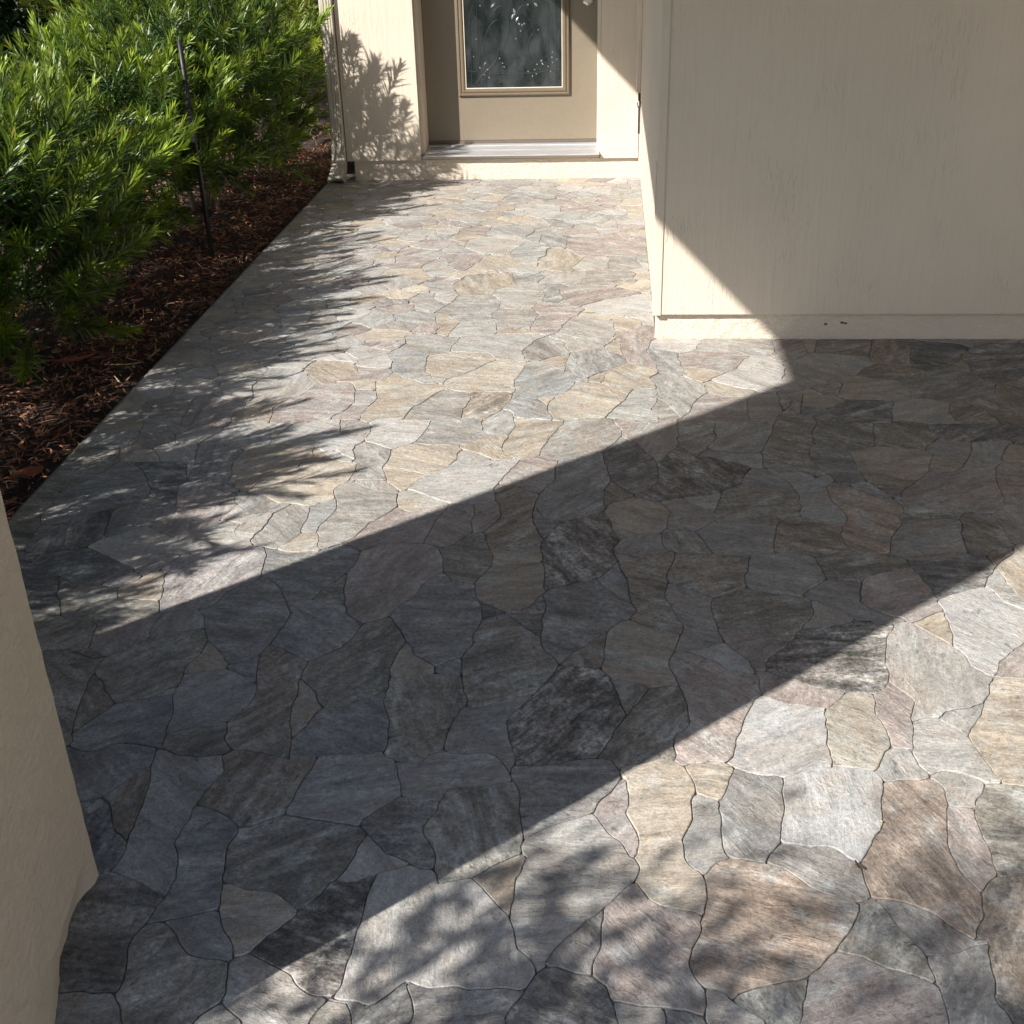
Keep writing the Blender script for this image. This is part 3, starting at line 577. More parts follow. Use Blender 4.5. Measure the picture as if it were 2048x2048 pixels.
    (1, 409, -643, 460, -601, 547, -570, 668, -594, 683, -665, 658, -688, 565, -812, 487, -835, 397, -857, 375, -781),
    (7, 533, -909, 570, -801, 598, -779, 731, -822, 743, -927, 686, -969, 578, -960, 528, -940),
    (3, 734, -789, 846, -710, 907, -687, 971, -732, 1016, -841, 991, -904, 890, -976, 842, -987, 745, -937, 744, -907),
    (5, 485, -1040, 546, -970, 620, -959, 677, -984, 643, -1133, 588, -1143, 497, -1126),
    (1, 680, -979, 738, -953, 839, -987, 816, -1065, 829, -1131, 776, -1155, 733, -1123, 680, -1119, 645, -1133),
    (12, 836, -997, 887, -986, 929, -1025, 951, -1129, 855, -1140, 826, -1112, 818, -1056),
    (12, 893, -976, 988, -915, 1031, -830, 1097, -841, 1143, -851, 1047, -1164, 1001, -1165, 951, -1129, 932, -1025),
    (11, 568, -1286, 596, -1143, 680, -1119, 733, -1141, 744, -1231, 696, -1318, 560, -1295),
    (11, 408, -1236, 442, -1127, 592, -1143, 560, -1295, 505, -1330, 437, -1322, 403, -1272),
    (3, 397, -1289, 430, -1280, 495, -1346, 492, -1444, 502, -1513, 448, -1544, 407, -1469, 378, -1373),
    (7, 497, -1338, 558, -1303, 693, -1318, 709, -1351, 677, -1448, 645, -1502, 625, -1503, 557, -1466, 499, -1459),
    (12, 507, -1467, 557, -1470, 630, -1510, 588, -1571, 555, -1608, 502, -1513),
    (0, 695, -1309, 742, -1257, 830, -1265, 814, -1341, 787, -1406, 709, -1351),
    (7, 708, -1355, 787, -1406, 738, -1443, 677, -1448),
    (0, 833, -1265, 940, -1254, 878, -1388, 849, -1421, 783, -1422),
    (7, 884, -1380, 929, -1280, 955, -1322, 988, -1354, 978, -1387),
    (9, 583, -1578, 633, -1510, 677, -1448, 745, -1439, 849, -1421, 820, -1573, 815, -1637, 784, -1679, 687, -1674, 652, -1627, 582, -1600),
    (11, 558, -1607, 636, -1627, 679, -1668, 713, -1681, 687, -1722, 603, -1717, 564, -1684),
    (3, 457, -1544, 501, -1517, 552, -1608, 503, -1594),
    (13, 395, -1545, 442, -1537, 502, -1602, 552, -1622, 561, -1684, 531, -1739, 506, -1817, 489, -1873, 477, -1886, 411, -1894, 393, -1864, 394, -1808, 427, -1735, 418, -1681, 386, -1604),
    (0, 483, -1886, 517, -1779, 538, -1719, 563, -1688, 603, -1717, 683, -1728, 671, -1787, 662, -1893, 580, -1919, 539, -1926),
    (11, 686, -1728, 711, -1687, 770, -1686, 774, -1759, 768, -1823, 742, -1902, 663, -1887, 669, -1794),
    (0, 773, -1686, 818, -1637, 820, -1573, 879, -1579, 917, -1585, 841, -1833, 807, -1821, 773, -1816, 777, -1759),
    (12, 221, -1887, 246, -1753, 307, -1714, 401, -1762, 389, -1852, 400, -1894, 307, -1903, 257, -1880),
    (1, 302, -1532, 379, -1500, 406, -1477, 394, -1553, 385, -1611, 417, -1688, 406, -1755, 311, -1708, 319, -1670, 314, -1569),
    (11, 310, -1907, 389, -1887, 482, -1890, 517, -1919, 518, -1954, 416, -1997, 403, -2020, 332, -2005),
    (5, 519, -1925, 539, -1924, 584, -1905, 659, -1891, 695, -1896, 704, -1949, 661, -2034, 573, -2077, 554, -2091, 533, -1988),
    (9, 415, -2000, 517, -1960, 532, -1994, 550, -2096, 545, -2138, 498, -2170, 470, -2178, 432, -2157, 396, -2133, 384, -2107, 402, -2026),
    (0, 263, -2074, 331, -2011, 402, -2026, 384, -2107, 395, -2135, 434, -2159, 458, -2171, 413, -2183, 363, -2179, 340, -2145, 284, -2102),
    (7, 473, -2186, 507, -2164, 545, -2140, 549, -2188, 536, -2270, 498, -2229),
    (7, 707, -1949, 741, -1907, 793, -1869, 838, -1844, 748, -2136, 718, -2038),
    (12, 664, -1885, 703, -1890, 706, -1943, 738, -1907, 757, -1870, 735, -1834),
    (12, 549, -558, 570, -451, 718, -458, 690, -606, 669, -588),
    (12, 727, -458, 839, -445, 796, -665, 685, -654, 676, -594),
    (5, 838, -470, 979, -495, 1000, -545, 932, -652, 841, -699, 799, -653),
    (5, 996, -557, 1104, -495, 1200, -495, 1245, -520, 1187, -709, 1136, -709, 1023, -831, 970, -721, 986, -629),
    (12, 929, -664, 986, -629, 971, -732, 934, -710),
    (12, 682, -671, 766, -676, 833, -733, 734, -789, 667, -812, 614, -757),
    (12, 481, -846, 557, -834, 531, -919, 495, -909),
    (7, 422, -930, 457, -899, 545, -950, 483, -1030, 404, -1007),
    (3, 403, -1012, 478, -1040, 496, -1131, 427, -1108),
    (9, 348, -910, 385, -889, 422, -930, 392, -1041, 350, -1042),
    (11, 308, -1147, 349, -1052, 425, -1118, 408, -1236, 379, -1365, 407, -1469, 380, -1497, 342, -1455, 278, -1432, 252, -1425, 257, -1342),
    (5, 740, -1141, 855, -1140, 948, -1138, 999, -1174, 1038, -1191, 1006, -1296, 967, -1279, 940, -1254, 831, -1260, 747, -1249),
    (9, 876, -1397, 934, -1391, 978, -1387, 919, -1578, 879, -1579, 820, -1573, 847, -1429),
    (0, -765, -126, -707, 49, -597, 61, -570, 22, -582, -198, -698, -244),
    (7, -759, -174, -694, -244, -726, -378, -748, -289),
    (1, -723, -378, -689, -255, -580, -221, -546, -357, -673, -400),
    (0, -579, -151, -569, -78, -452, -103, -420, -199, -448, -290, -550, -312),
    (7, -554, -312, -448, -301, -430, -357, -545, -368),
    (9, -426, -30, -284, -105, -311, -222, -336, -346, -438, -335, -418, -175),
    (1, -329, -335, -304, -199, -170, -246, -112, -335, -155, -422, -287, -545, -320, -400),
    (7, -741, 209, -711, 321, -555, 348, -530, 234, -622, 74, -713, 101),
    (1, -616, 100, -569, 207, -440, 233, -400, 72, -461, -79, -538, -91),
    (3, -438, 206, -357, 204, -342, 20, -396, -5),
    (9, -351, 150, -156, 148, -61, 94, -187, 18, -255, -56, -317, -31),
    (2, -255, -56, -171, 18, -7, 68, -35, -130, -163, -129),
    (0, -277, 231, -247, 372, -98, 369, -83, 256, -156, 202),
    (1, -432, 233, -406, 374, -251, 372, -277, 231),
    (3, -546, 348, -429, 331, -448, 233, -532, 262),
    (7, -427, 463, -421, 715, -350, 713, -277, 583, -322, 373),
    (0, -164, 459, -156, 597, -78, 595, -63, 457, -156, 399),
    (1, -315, 432, -268, 583, -173, 581, -173, 429),
    (9, -347, 882, -174, 877, -30, 839, -34, 642, -138, 612, -277, 615, -343, 746),
    (1, -758, 858, -617, 942, -537, 852, -577, 653, -696, 688, -752, 755),
    (4, -580, 686, -517, 817, -434, 782, -434, 618, -556, 605),
    (3, -433, 955, -348, 917, -347, 746, -433, 765),
    (0, -687, 997, -668, 1108, -574, 1123, -522, 1048, -561, 940),
    (9, -840, 626, -716, 624, -692, 560, -746, 409, -821, 470),
    (7, -687, 592, -581, 589, -546, 466, -743, 380),
    (1, -908, 472, -850, 563, -814, 410, -858, 352),
)
# ------------------------------------------------------------------ how the paving is cut into stones
# STONES_SURVEY holds one row per measured stone (one split at its shadow edge): kind, then x, y of its corners in millimetres.
# Every spot of the paving goes to the nearest measured stone; the rest is filled with stones of the same size.
def cut_paving():
    rng = np.random.default_rng(5)
    h = .003
    X0, X1, Y0, Y1 = -1.668, 2.3, -4.5, 2.112
    nx, ny = int(round((X1-X0)/h)), int(round((Y1-Y0)/h))
    xs = X0+(np.arange(nx)+.5)*h; ys = Y0+(np.arange(ny)+.5)*h
    XX, YY = np.meshgrid(xs, ys)
    def vnoise(sc, amp, seed):
        g = np.random.default_rng(seed).normal(size=(int((Y1-Y0)/sc)+4, int((X1-X0)/sc)+4))
        fx = (XX-X0)/sc; fy = (YY-Y0)/sc
        ix = fx.astype(int); iy = fy.astype(int); tx = fx-ix; ty = fy-iy
        tx = tx*tx*(3-2*tx); ty = ty*ty*(3-2*ty)
        return amp*((g[iy, ix]*(1-tx)+g[iy, ix+1]*tx)*(1-ty)+(g[iy+1, ix]*(1-tx)+g[iy+1, ix+1]*tx)*ty)
    wx = XX+vnoise(.05, .004, 1)+vnoise(.018, .0016, 3)
    wy = YY+vnoise(.05, .004, 2)+vnoise(.018, .0016, 4)
    dom = ~((XX > 0.0) & (YY > -.425)) & ~((XX < -.985) & (YY > -3.43) & (YY < -2.985))
    best = np.full((ny, nx), 9.); lab = np.full((ny, nx), -1)
    def sdf(px, py, g):
        d = np.full(px.shape, 9.); ins = np.zeros(px.shape, bool)
        for i in range(len(g)):
            a, b = g[i-1], g[i]; e = b-a
            t = np.clip(((px-a[0])*e[0]+(py-a[1])*e[1])/(e@e+1e-12), 0, 1)
            d = np.minimum(d, np.hypot(px-a[0]-t*e[0], py-a[1]-t*e[1]))
            if abs(e[1]) > 1e-12: ins ^= ((a[1] > py) != (b[1] > py)) & (px < a[0]+(py-a[1])*e[0]/e[1])
        return np.where(ins, -d, d)
    kinds = []
    for k, row in enumerate(STONES_SURVEY):
        kinds.append(row[0]); g = np.array(row[1:], float).reshape(-1, 2)/1000
        m = .12
        i0 = max(0, int((g[:, 0].min()-m-X0)/h)); i1 = min(nx, int((g[:, 0].max()+m-X0)/h)+1)
        j0 = max(0, int((g[:, 1].min()-m-Y0)/h)); j1 = min(ny, int((g[:, 1].max()+m-Y0)/h)+1)
        if i1 <= i0 or j1 <= j0: continue
        s = sdf(wx[j0:j1, i0:i1], wy[j0:j1, i0:i1], g)
        b = best[j0:j1, i0:i1]; u = s < b
        b[u] = s[u]; lab[j0:j1, i0:i1][u] = k
    lab[best > .03] = -1
    free = (lab < 0) & dom
    seeds, cell = [], {}
    cand = np.argwhere(free); rng.shuffle(cand)
    for j, i in cand[:100000]:
        x, y = xs[i], ys[j]
        if best[j, i] < .05: continue
        rr = .112*(.75 if rng.random() < .25 else 1)
        key = (int(x/.13), int(y/.13)); ok = True
        for a in (-1, 0, 1):
            for b in (-1, 0, 1):
                for q in cell.get((key[0]+a, key[1]+b), ()):
                    if (q[0]-x)**2*.75+(q[1]-y)**2*1.2 < rr*rr: ok = False
        if ok: cell.setdefault(key, []).append((x, y)); seeds.append((x, y))
    n0 = len(kinds); bb = np.full((ny, nx), 9.)
    mixk = (0, 1, 1, 2, 2, 4, 8, 9, 10, 1, 4, 7, 8, 9)
    for q, (x, y) in enumerate(seeds):
        w = rng.uniform(-.02, .02); sx = rng.uniform(.75, 1.05); an = rng.uniform(-.6, .6)
        i0 = max(0, int((x-.3-X0)/h)); i1 = min(nx, int((x+.3-X0)/h)); j0 = max(0, int((y-.3-Y0)/h)); j1 = min(ny, int((y+.3-Y0)/h))
        dx = wx[j0:j1, i0:i1]-x; dy = wy[j0:j1, i0:i1]-y
        u_ = dx*np.cos(an)+dy*np.sin(an); v_ = -dx*np.sin(an)+dy*np.cos(an)
        d = np.sqrt((u_*sx)**2+(v_/sx)**2)-w
        B = bb[j0:j1, i0:i1]; u = (d < B) & free[j0:j1, i0:i1]
        B[u] = d[u]; lab[j0:j1, i0:i1][u] = n0+q
        kinds.append(mixk[rng.integers(len(mixk))])
    lab[~dom] = -1
    def largest(M):
        L = {tuple(q) for q in np.argwhere(M)}; top = []
        while L:
            st = [L.pop()]; c = list(st)
            while st:
                j, i = st.pop()
                for n in ((j+1, i), (j-1, i), (j, i+1), (j, i-1)):
                    if n in L: L.remove(n); st.append(n); c.append(n)
            if len(c) > len(top): top = c
        return np.array(top)
    def groups():
        order = np.argsort(lab, axis=None, kind='stable'); fl = lab.ravel()[order]
        return order, np.searchsorted(fl, np.arange(len(kinds)+1))
    order, st = groups()
    for k in range(len(kinds)):
        ids = order[st[k]:st[k+1]]
        if len(ids) < 50: lab.ravel()[ids] = -2; continue
        jj, ii = np.divmod(ids, nx); j0, i0 = jj.min(), ii.min()
        M = np.zeros((jj.max()-j0+1, ii.max()-i0+1), bool); M[jj-j0, ii-i0] = 1
        c = largest(M); K = np.zeros_like(M); K[c[:, 0], c[:, 1]] = 1
        q = np.argwhere(M & ~K)
        if len(q): lab[q[:, 0]+j0, q[:, 1]+i0] = -2
    lab[(lab == -1) & dom] = -2
    for it in range(60):
        gaps = np.argwhere(lab == -2)
        if not len(gaps): break
        new = lab.copy()
        for j, i in gaps:
            nb = [lab[a, b] for a, b in ((j+1, i), (j-1, i), (j, i+1), (j, i-1)) if 0 <= a < ny and 0 <= b < nx and lab[a, b] >= 0]
            if nb: new[j, i] = max(set(nb), key=nb.count)
        lab[:] = new
    def rim(M):
        M = np.pad(M, 1); nxt = {}
        for j, i in zip(*np.nonzero(M)):
            if not M[j-1, i]: nxt.setdefault((i, j), []).append((i+1, j))
            if not M[j, i+1]: nxt.setdefault((i+1, j), []).append((i+1, j+1))
            if not M[j+1, i]: nxt.setdefault((i+1, j+1), []).append((i, j+1))
            if not M[j, i-1]: nxt.setdefault((i, j+1), []).append((i, j))
        loops = []
        while nxt:
            s = next(iter(nxt)); a = s; prev = None; L = []
            while True:
                o = nxt[a]
                if len(o) > 1 and prev is not None:
                    d = (a[0]-prev[0], a[1]-prev[1])
                    o.sort(key=lambda q: -(d[0]*(q[1]-a[1])-d[1]*(q[0]-a[0])))
                q = o.pop(0)
                if not o: del nxt[a]
                L.append(a); prev = a; a = q
                if a == s: break
            loops.append(L)
        return max(loops, key=len)
    def soften(a, s):
        n = int(3*s+1); k = np.exp(-.5*(np.arange(-n, n+1)/s)**2); k /= k.sum()
        return sum(w*np.roll(a, o, axis=0) for w, o in zip(k, range(-n, n+1)))
    out = []
    order, st = groups()
    for k in range(len(kinds)):
        ids = order[st[k]:st[k+1]]
        if len(ids) < 25: continue
        jj, ii = np.divmod(ids, nx); j0, i0 = jj.min(), ii.min()
        M = np.zeros((jj.max()-j0+1, ii.max()-i0+1), bool); M[jj-j0, ii-i0] = 1
        L = np.array(rim(M), float)-1
        if len(L) < 16: continue
        pts = soften(np.c_[X0+(L[:, 0]+i0)*h, Y0+(L[:, 1]+j0)*h], 1.35 if len(L) > 40 else 1.1)
        # how large it shows: only used to choose which 300 stones become parts of their own
        q = np.c_[pts, np.zeros(len(pts))]-np.array(CAM)
        a, b, c = q @ np.array(r2), q @ np.array(d2), q @ np.array(fw)
        f = cd.lens/36
        u = np.clip(f*a/np.maximum(c, .05)+.5, 0, 1); v = np.clip(f*b/np.maximum(c, .05)+.5, 0, 1)
        area = abs(np.sum(u*np.roll(v, -1)-v*np.roll(u, -1)))/2 if c.min() > .3 else 0
        out.append((area, kinds[k], pts))
    out.sort(key=lambda s: -s[0])
    res = []
    for n, (a, kd, pts) in enumerate(out):
        d = np.r_[0, np.cumsum(np.hypot(*np.diff(np.r_[pts, pts[:1]], axis=0).T))]
        m = max(7, int(d[-1]/(.009 if n < 300 else .018)))
        t = np.arange(m)*d[-1]/m
        res.append((kd, list(zip(np.interp(t, d, np.r_[pts[:, 0], pts[0, 0]]), np.interp(t, d, np.r_[pts[:, 1], pts[0, 1]])))))
    return res

# ------------------------------------------------------------------ ground
g = mesh('ground', [(-90, -90, -0.14), (90, -90, -0.14), (90, 90, -0.14), (-90, 90, -0.14)], [(0, 1, 2, 3)])
tag(link('ground', g, M_soil), kind='structure')

def bed():
    nx, ny = 60, 110
    x0, x1, y0, y1 = -6.5, -1.70, -4.4, 9.0
    v, f = [], []
    for j in range(ny+1):
        for i in range(nx+1):
            u = i/nx
            x = x1+(x0-x1)*u**1.6; y = y0+(y1-y0)*j/ny
            z = -0.045+0.028*mnoise.noise(Vector((x*3.1, y*3.1, 0)))+0.012*mnoise.noise(Vector((x*14, y*14, 3)))
            if u < 0.03: z = min(z, -0.05)
            v.append((x, y, z))
    for j in range(ny):
        for i in range(nx):
            a = j*(nx+1)+i
            f.append((a, a+nx+1, a+nx+2, a+1))
    me = mesh('mulch_bed', v, f)
    for p in me.polygons: p.use_smooth = True
    return me
tag(link('mulch_bed', bed(), M_bed), kind='structure')
def bed_z(x, y):
    return -0.045+0.028*mnoise.noise(Vector((x*3.1, y*3.1, 0)))+0.012*mnoise.noise(Vector((x*14, y*14, 3)))

def set_age(me, vals):
    """one colour per face, repeated on its corners"""
    a = me.attributes.new('age', 'FLOAT_COLOR', 'FACE')
    buf = []
    for q in vals: buf += [q[0], q[1], q[2], 1.0]
    a.data.foreach_set('color', buf)

def chips():
    rnd = random.Random(3)
    v, f, ages = [], [], []
    for n in range(15000):
        if n < 11500: x, y = -1.72-abs(rnd.gauss(0, 0.55)), rnd.uniform(-2.6, 3.2)
        else: x, y = rnd.uniform(-4.6, -1.75), rnd.uniform(2.2, 6.5)
        if x < -6: continue
        z = bed_z(x, y)+rnd.uniform(0.0, 0.02)
        ln = rnd.choice((0.012, 0.02, 0.03, 0.045, 0.07))*rnd.uniform(0.7, 1.3)
        wd = rnd.uniform(0.003, 0.009) if ln < 0.05 else rnd.uniform(0.002, 0.005)
        if rnd.random() < 0.06: wd *= 2.4
        a = rnd.uniform(0, math.pi); t = rnd.gauss(0, 0.28); ro = rnd.gauss(0, 0.5)
        d = Vector((math.cos(a)*math.cos(t), math.sin(a)*math.cos(t), math.sin(t)))
        s = Vector((-math.sin(a), math.cos(a), 0))*math.cos(ro)+Vector((0, 0, math.sin(ro)))
        u = d.cross(s)
        c = Vector((x, y, z)); b = len(v)
        bend = u*ln*rnd.uniform(-0.12, 0.12)
        for q, w, o in ((-1, 0.7, 0), (0, 1, 1), (1, 0.5, 0)):
            v.append(c+d*ln*0.5*q+s*wd*0.5*w+bend*o); v.append(c+d*ln*0.5*q-s*wd*0.5*w+bend*o)
            v.append(c+d*ln*0.5*q+u*wd*0.35*w+bend*o)
        ag = (rnd.random()**1.4, rnd.random(), 0)
        for q in (0, 3):
            for i in range(3):
                j = (i+1) % 3
                f.append((b+q+i, b+q+j, b+q+3+j, b+q+3+i)); ages.append(ag)
        f.append((b, b+1, b+2)); f.append((b+8, b+7, b+6)); ages += [ag, ag]
    me = mesh('mulch', v, f)
    set_age(me, ages)
    return me
tag(link('mulch', chips(), M_mulch), 'shredded reddish brown bark mulch under the hedge', 'mulch', kind='stuff')

# ------------------------------------------------------------------ patio and its stones
bm = bmesh.new()
add_box(bm, -1.677, 2.35, -4.55, 2.3, -0.13, -0.0042)
patio = bm_obj('patio', bm, M_grout)
tag(patio, kind='structure')

# base colour, warmer patches, strength of the streaks
STONE_KINDS = (
    ((0.256, 0.245, 0.231), (0.251, 0.221, 0.19), 0.24),
    ((0.315, 0.303, 0.285), (0.3, 0.263, 0.226), 0.2),
    ((0.36, 0.351, 0.34), (0.334, 0.303, 0.27), 0.18),
    ((0.218, 0.215, 0.211), (0.239, 0.224, 0.202), 0.3),
    ((0.28, 0.28, 0.271), (0.277, 0.258, 0.227), 0.24),
    ((0.144, 0.14, 0.136), (0.201, 0.185, 0.167), 0.4),
    ((0.15, 0.14, 0.128), (0.222, 0.2, 0.179), 0.6),
    ((0.316, 0.28, 0.229), (0.303, 0.249, 0.198), 0.22),
    ((0.366, 0.328, 0.274), (0.343, 0.287, 0.226), 0.2),
    ((0.281, 0.248, 0.23), (0.274, 0.225, 0.2), 0.26),
    ((0.299, 0.273, 0.264), (0.252, 0.221, 0.204), 0.34),
    ((0.228, 0.214, 0.185), (0.224, 0.198, 0.169), 0.36),
    ((0.234, 0.204, 0.171), (0.235, 0.193, 0.154), 0.36),
    ((0.303, 0.25, 0.206), (0.272, 0.207, 0.16), 0.32),
)

def inset(pts, d):
    n = len(pts); r = []
    for i in range(n):
        a, b, c = pts[i-1], pts[i], pts[(i+1) % n]
        tx, ty = c[0]-a[0], c[1]-a[1]
        L = math.hypot(tx, ty) or 1
        r.append((b[0]-ty/L*d, b[1]+tx/L*d))
    return r

def stone_geo(pts, rnd, cx, cy):
    ar = sum(pts[i-1][0]*pts[i][1]-pts[i][0]*pts[i-1][1] for i in range(len(pts)))
    if ar < 0: pts = pts[::-1]
    n = len(pts)
    e = rnd.uniform(0.0004, 0.0009)
    p0 = inset(pts, e); p1 = inset(pts, e+0.0013)
    h = rnd.uniform(-0.0013, 0.0014); tx, ty = rnd.uniform(-.005, .005), rnd.uniform(-.005, .005)
    zt = lambda x, y: h+(x-cx)*tx+(y-cy)*ty
    v = [(x-cx, y-cy, -0.011) for x, y in p0]
    v += [(x-cx, y-cy, zt(x, y)-0.0011+rnd.uniform(-.0004, .0004)) for x, y in p0]
    v += [(x-cx, y-cy, zt(x, y)) for x, y in p1]
    f = []
    for i in range(n):
        j = (i+1) % n
        f.append((i, j, n+j, n+i)); f.append((n+i, n+j, 2*n+j, 2*n+i))
    f.append(tuple(range(2*n, 3*n)))
    return v, f

def face_col(me, name, cols):
    a = me.attributes.new(name, 'FLOAT_COLOR', 'FACE')
    buf = []
    for c in cols: buf += [c[0], c[1], c[2], 1.0]
    a.data.foreach_set('color', buf)

def stone_cols(t, rnd):
    base, warm, con = STONE_KINDS[t]
    k = rnd.uniform(0.9, 1.1); hu = rnd.uniform(-.02, .02)
    ang = rnd.gauss(0.0, 0.2) % 1.0 if rnd.random() < 0.5 else rnd.random()
    return tuple(c*k*(1+hu*(1-i)) for i, c in enumerate(base)), warm, (ang, rnd.random(), con)

rnd = random.Random(21)
rest_v, rest_f, rt_, rw_, rp_ = [], [], [], [], []
for k, (t, pts) in enumerate(cut_paving()):
    cx = sum(p[0] for p in pts)/len(pts); cy = sum(p[1] for p in pts)/len(pts)
    tone, warm, prm = stone_cols(t, rnd)
    if k < 300:
        v, f = stone_geo(pts, rnd, cx, cy)
        me = mesh('paving_stone', v, f)
        for nm, c in (('tone', tone), ('warm', warm), ('stone_prm', prm)): face_col(me, nm, [c]*len(f))
        link('paving_stone', me, M_stone, patio, (cx, cy, 0))
    else:
        v, f = stone_geo(pts, rnd, 0, 0) if False else stone_geo(pts, rnd, cx, cy)
        b = len(rest_v)
        rest_v += [(a[0]+cx, a[1]+cy, a[2]) for a in v]
        rest_f += [tuple(i+b for i in q) for q in f]
        rt_ += [tone]*len(f); rw_ += [warm]*len(f); rp_ += [prm]*len(f)
me = mesh('paving_stones', rest_v, rest_f)
for nm, c in (('tone', rt_), ('warm', rw_), ('stone_prm', rp_)): face_col(me, nm, c)
tag(link('paving_stones', me, M_stone, patio), kind='stuff')

# ------------------------------------------------------------------ house
YN, YP, XS = -0.4445, -0.4244, -0.0123           # near wall face, its plinth face, side wall face
YF, ZF, ZN, TOP = 2.105, 0.1033, 0.0916, 2.399
house = tag(empty('house', (1.0, 1.0, 0)), 'cream painted house front with a tan glazed door in a recess', 'house')
box('wall', XS, 2.3, YN, -0.40, ZN, TOP, M_siding, house, 0.002)['label'] = 'broad shaded cream wall beside the recess'
box('wall', XS+0.0004, 0.05, -0.399, 2.103, ZN, TOP, M_siding, house, 0.001)['label'] = 'narrow sunlit side wall of the recess'
box('wall', -1.5616, -1.1623, YF, 2.34, ZF, TOP, M_siding, house, 0.002)['label'] = 'wall panel left of the door'
box('wall', -0.2122, -0.0145, YF, 2.34, ZF, TOP, M_siding, house, 0.002)['label'] = 'narrow wall panel right of the door'
box('lintel', -1.1618, -0.2127, YF+0.004, 2.34, 2.2, TOP, M_siding, house)
box('wall', -1.558, -1.50, 2.345, 6.3, -0.1, TOP, M_siding, house)['label'] = 'outer side wall running back from the house corner'
box('wall', 2.305, 2.42, -3.42, -0.38, -0.05, TOP, M_siding, house)['label'] = 'wall closing the right end of the porch'
rough_box('plinth', 0.008, 2.3, YP, -0.30, -0.02, ZN-0.0008, M_stucco, house, (0.012, 0.2, 0.011), 0.0016, 3, ('top',))
box('plinth', 0.0085, 0.06, -0.299, 2.12, -0.02, ZN-0.001, M_stucco, house)
rough_box('plinth', -1.528, 0.0075, 2.125, 2.30, -0.02, ZF-0.0008, M_stucco, house, (0.012, 0.2, 0.011), 0.0016, 9, ('top',))
box('door_step', -1.16, -0.214, 2.1225, 2.34, ZF+0.0005, 0.124, M_stucco, house, 0.004)
# trim strips and joints
bm = bmesh.new()
add_box(bm, XS-0.0022, XS+0.024, YN-0.0035, YN+0.02, ZN-0.002, 2.39, 0.0015)
add_box(bm, XS-0.005, XS-0.0005, YN+0.03, YN+0.036, ZN+0.0, ZN+0.5, 0.001)
bm_obj('corner_trim', bm, M_trim, house)
box('corner_trim', -0.0335, -0.0128, 1.94, 2.1035, 0.455, 2.39, M_trim, house, 0.002)
box('corner_trim', -0.0042, 0.0075, YP+0.006, YP+0.03, -0.01, ZN-0.002, M_trim, house, 0.001)
# door frame
bm = bmesh.new()
add_box(bm, -1.1618, -1.142, 2.132, 2.36, 0.127, 2.2, 0.002)
add_box(bm, -0.232, -0.2127, 2.132, 2.36, 0.127, 2.2, 0.002)
add_box(bm, -1.1415, -0.2325, 2.134, 2.36, 2.181, 2.199, 0.002)
bm_obj('door_frame', bm, M_trim, house)
# threshold: a sloped aluminium extrusion with ridges
def prism_x(name, prof, x0, x1, mat, parent):
    n = len(prof)
    v = [(x0, y, z) for y, z in prof]+[(x1, y, z) for y, z in prof]
    f = [tuple(range(n))[::-1], tuple(range(n, 2*n))]
    f += [(i, (i+1) % n, n+(i+1) % n, n+i) for i in range(n)]
    me = mesh(name, v, f)
    bm = bmesh.new(); bm.from_mesh(me); bmesh.ops.recalc_face_normals(bm, faces=bm.faces[:]); bm.to_mesh(me); bm.free()
    return link(name, me, mat, parent)
prism_x('threshold', [(2.086, 0.1245), (2.086, 0.131), (2.10, 0.1335), (2.16, 0.1405), (2.165, 0.1445), (2.185, 0.1465), (2.19, 0.1445), (2.235, 0.149), (2.24, 0.154), (2.30, 0.157), (2.30, 0.1245)], -1.1416, -0.2164, M_alu, house)

# door
door = box('door', -1.1405, -0.2335, 2.28, 2.325, 0.172, 2.178, M_door, house, 0.0015)
box('door_sweep', -1.139, -0.235, 2.277, 2.32, 0.1575, 0.1715, M_sweep, door)
def ring_frame(name, x0, x1, z0, z1, prof, mat, parent):
    """mitred moulding: prof is a list of (inward offset, y)"""
    v, f = [], []
    m = len(prof)
    for (sx, sz) in ((0, 0), (1, 0), (1, 1), (0, 1)):
        for d, y in prof:
            v.append(((x1-d) if sx else (x0+d), y, (z1-d) if sz else (z0+d)))
    for c in range(4):
        e = (c+1) % 4
        for i in range(m-1):
            f.append((c*m+i, e*m+i, e*m+i+1, c*m+i+1))
    me = mesh(name, v, f)
    bm = bmesh.new(); bm.from_mesh(me); bmesh.ops.recalc_face_normals(bm, faces=bm.faces[:])
    if sum(q.normal.y for q in bm.faces) > 0: bmesh.ops.reverse_faces(bm, faces=bm.faces[:])
    bm.to_mesh(me); bm.free()
    return link(name, me, mat, parent)
LX0, LX1, LZ0, LZ1 = -0.9655, -0.3745, 0.398, 2.02
ring_frame('lite_frame', LX0, LX1, LZ0, LZ1, [(0, 2.281), (0.0015, 2.2715), (0.006, 2.2665), (0.012, 2.2655), (0.0155, 2.2690), (0.018, 2.2700), (0.0205, 2.2672), (0.026, 2.2650), (0.032, 2.2660), (0.036, 2.2705), (0.0385, 2.2712), (0.0405, 2.2750)], M_lite, door)
ring_frame('glazing_bead', LX0+0.0385, LX1-0.0385, LZ0+0.0385, LZ1-0.0385, [(0, 2.2720), (0.0012, 2.2702), (0.004, 2.2706), (0.0055, 2.2765)], mat_plain('glazing_bead_vinyl', (0.55, 0.5, 0.42), 0.35), door)

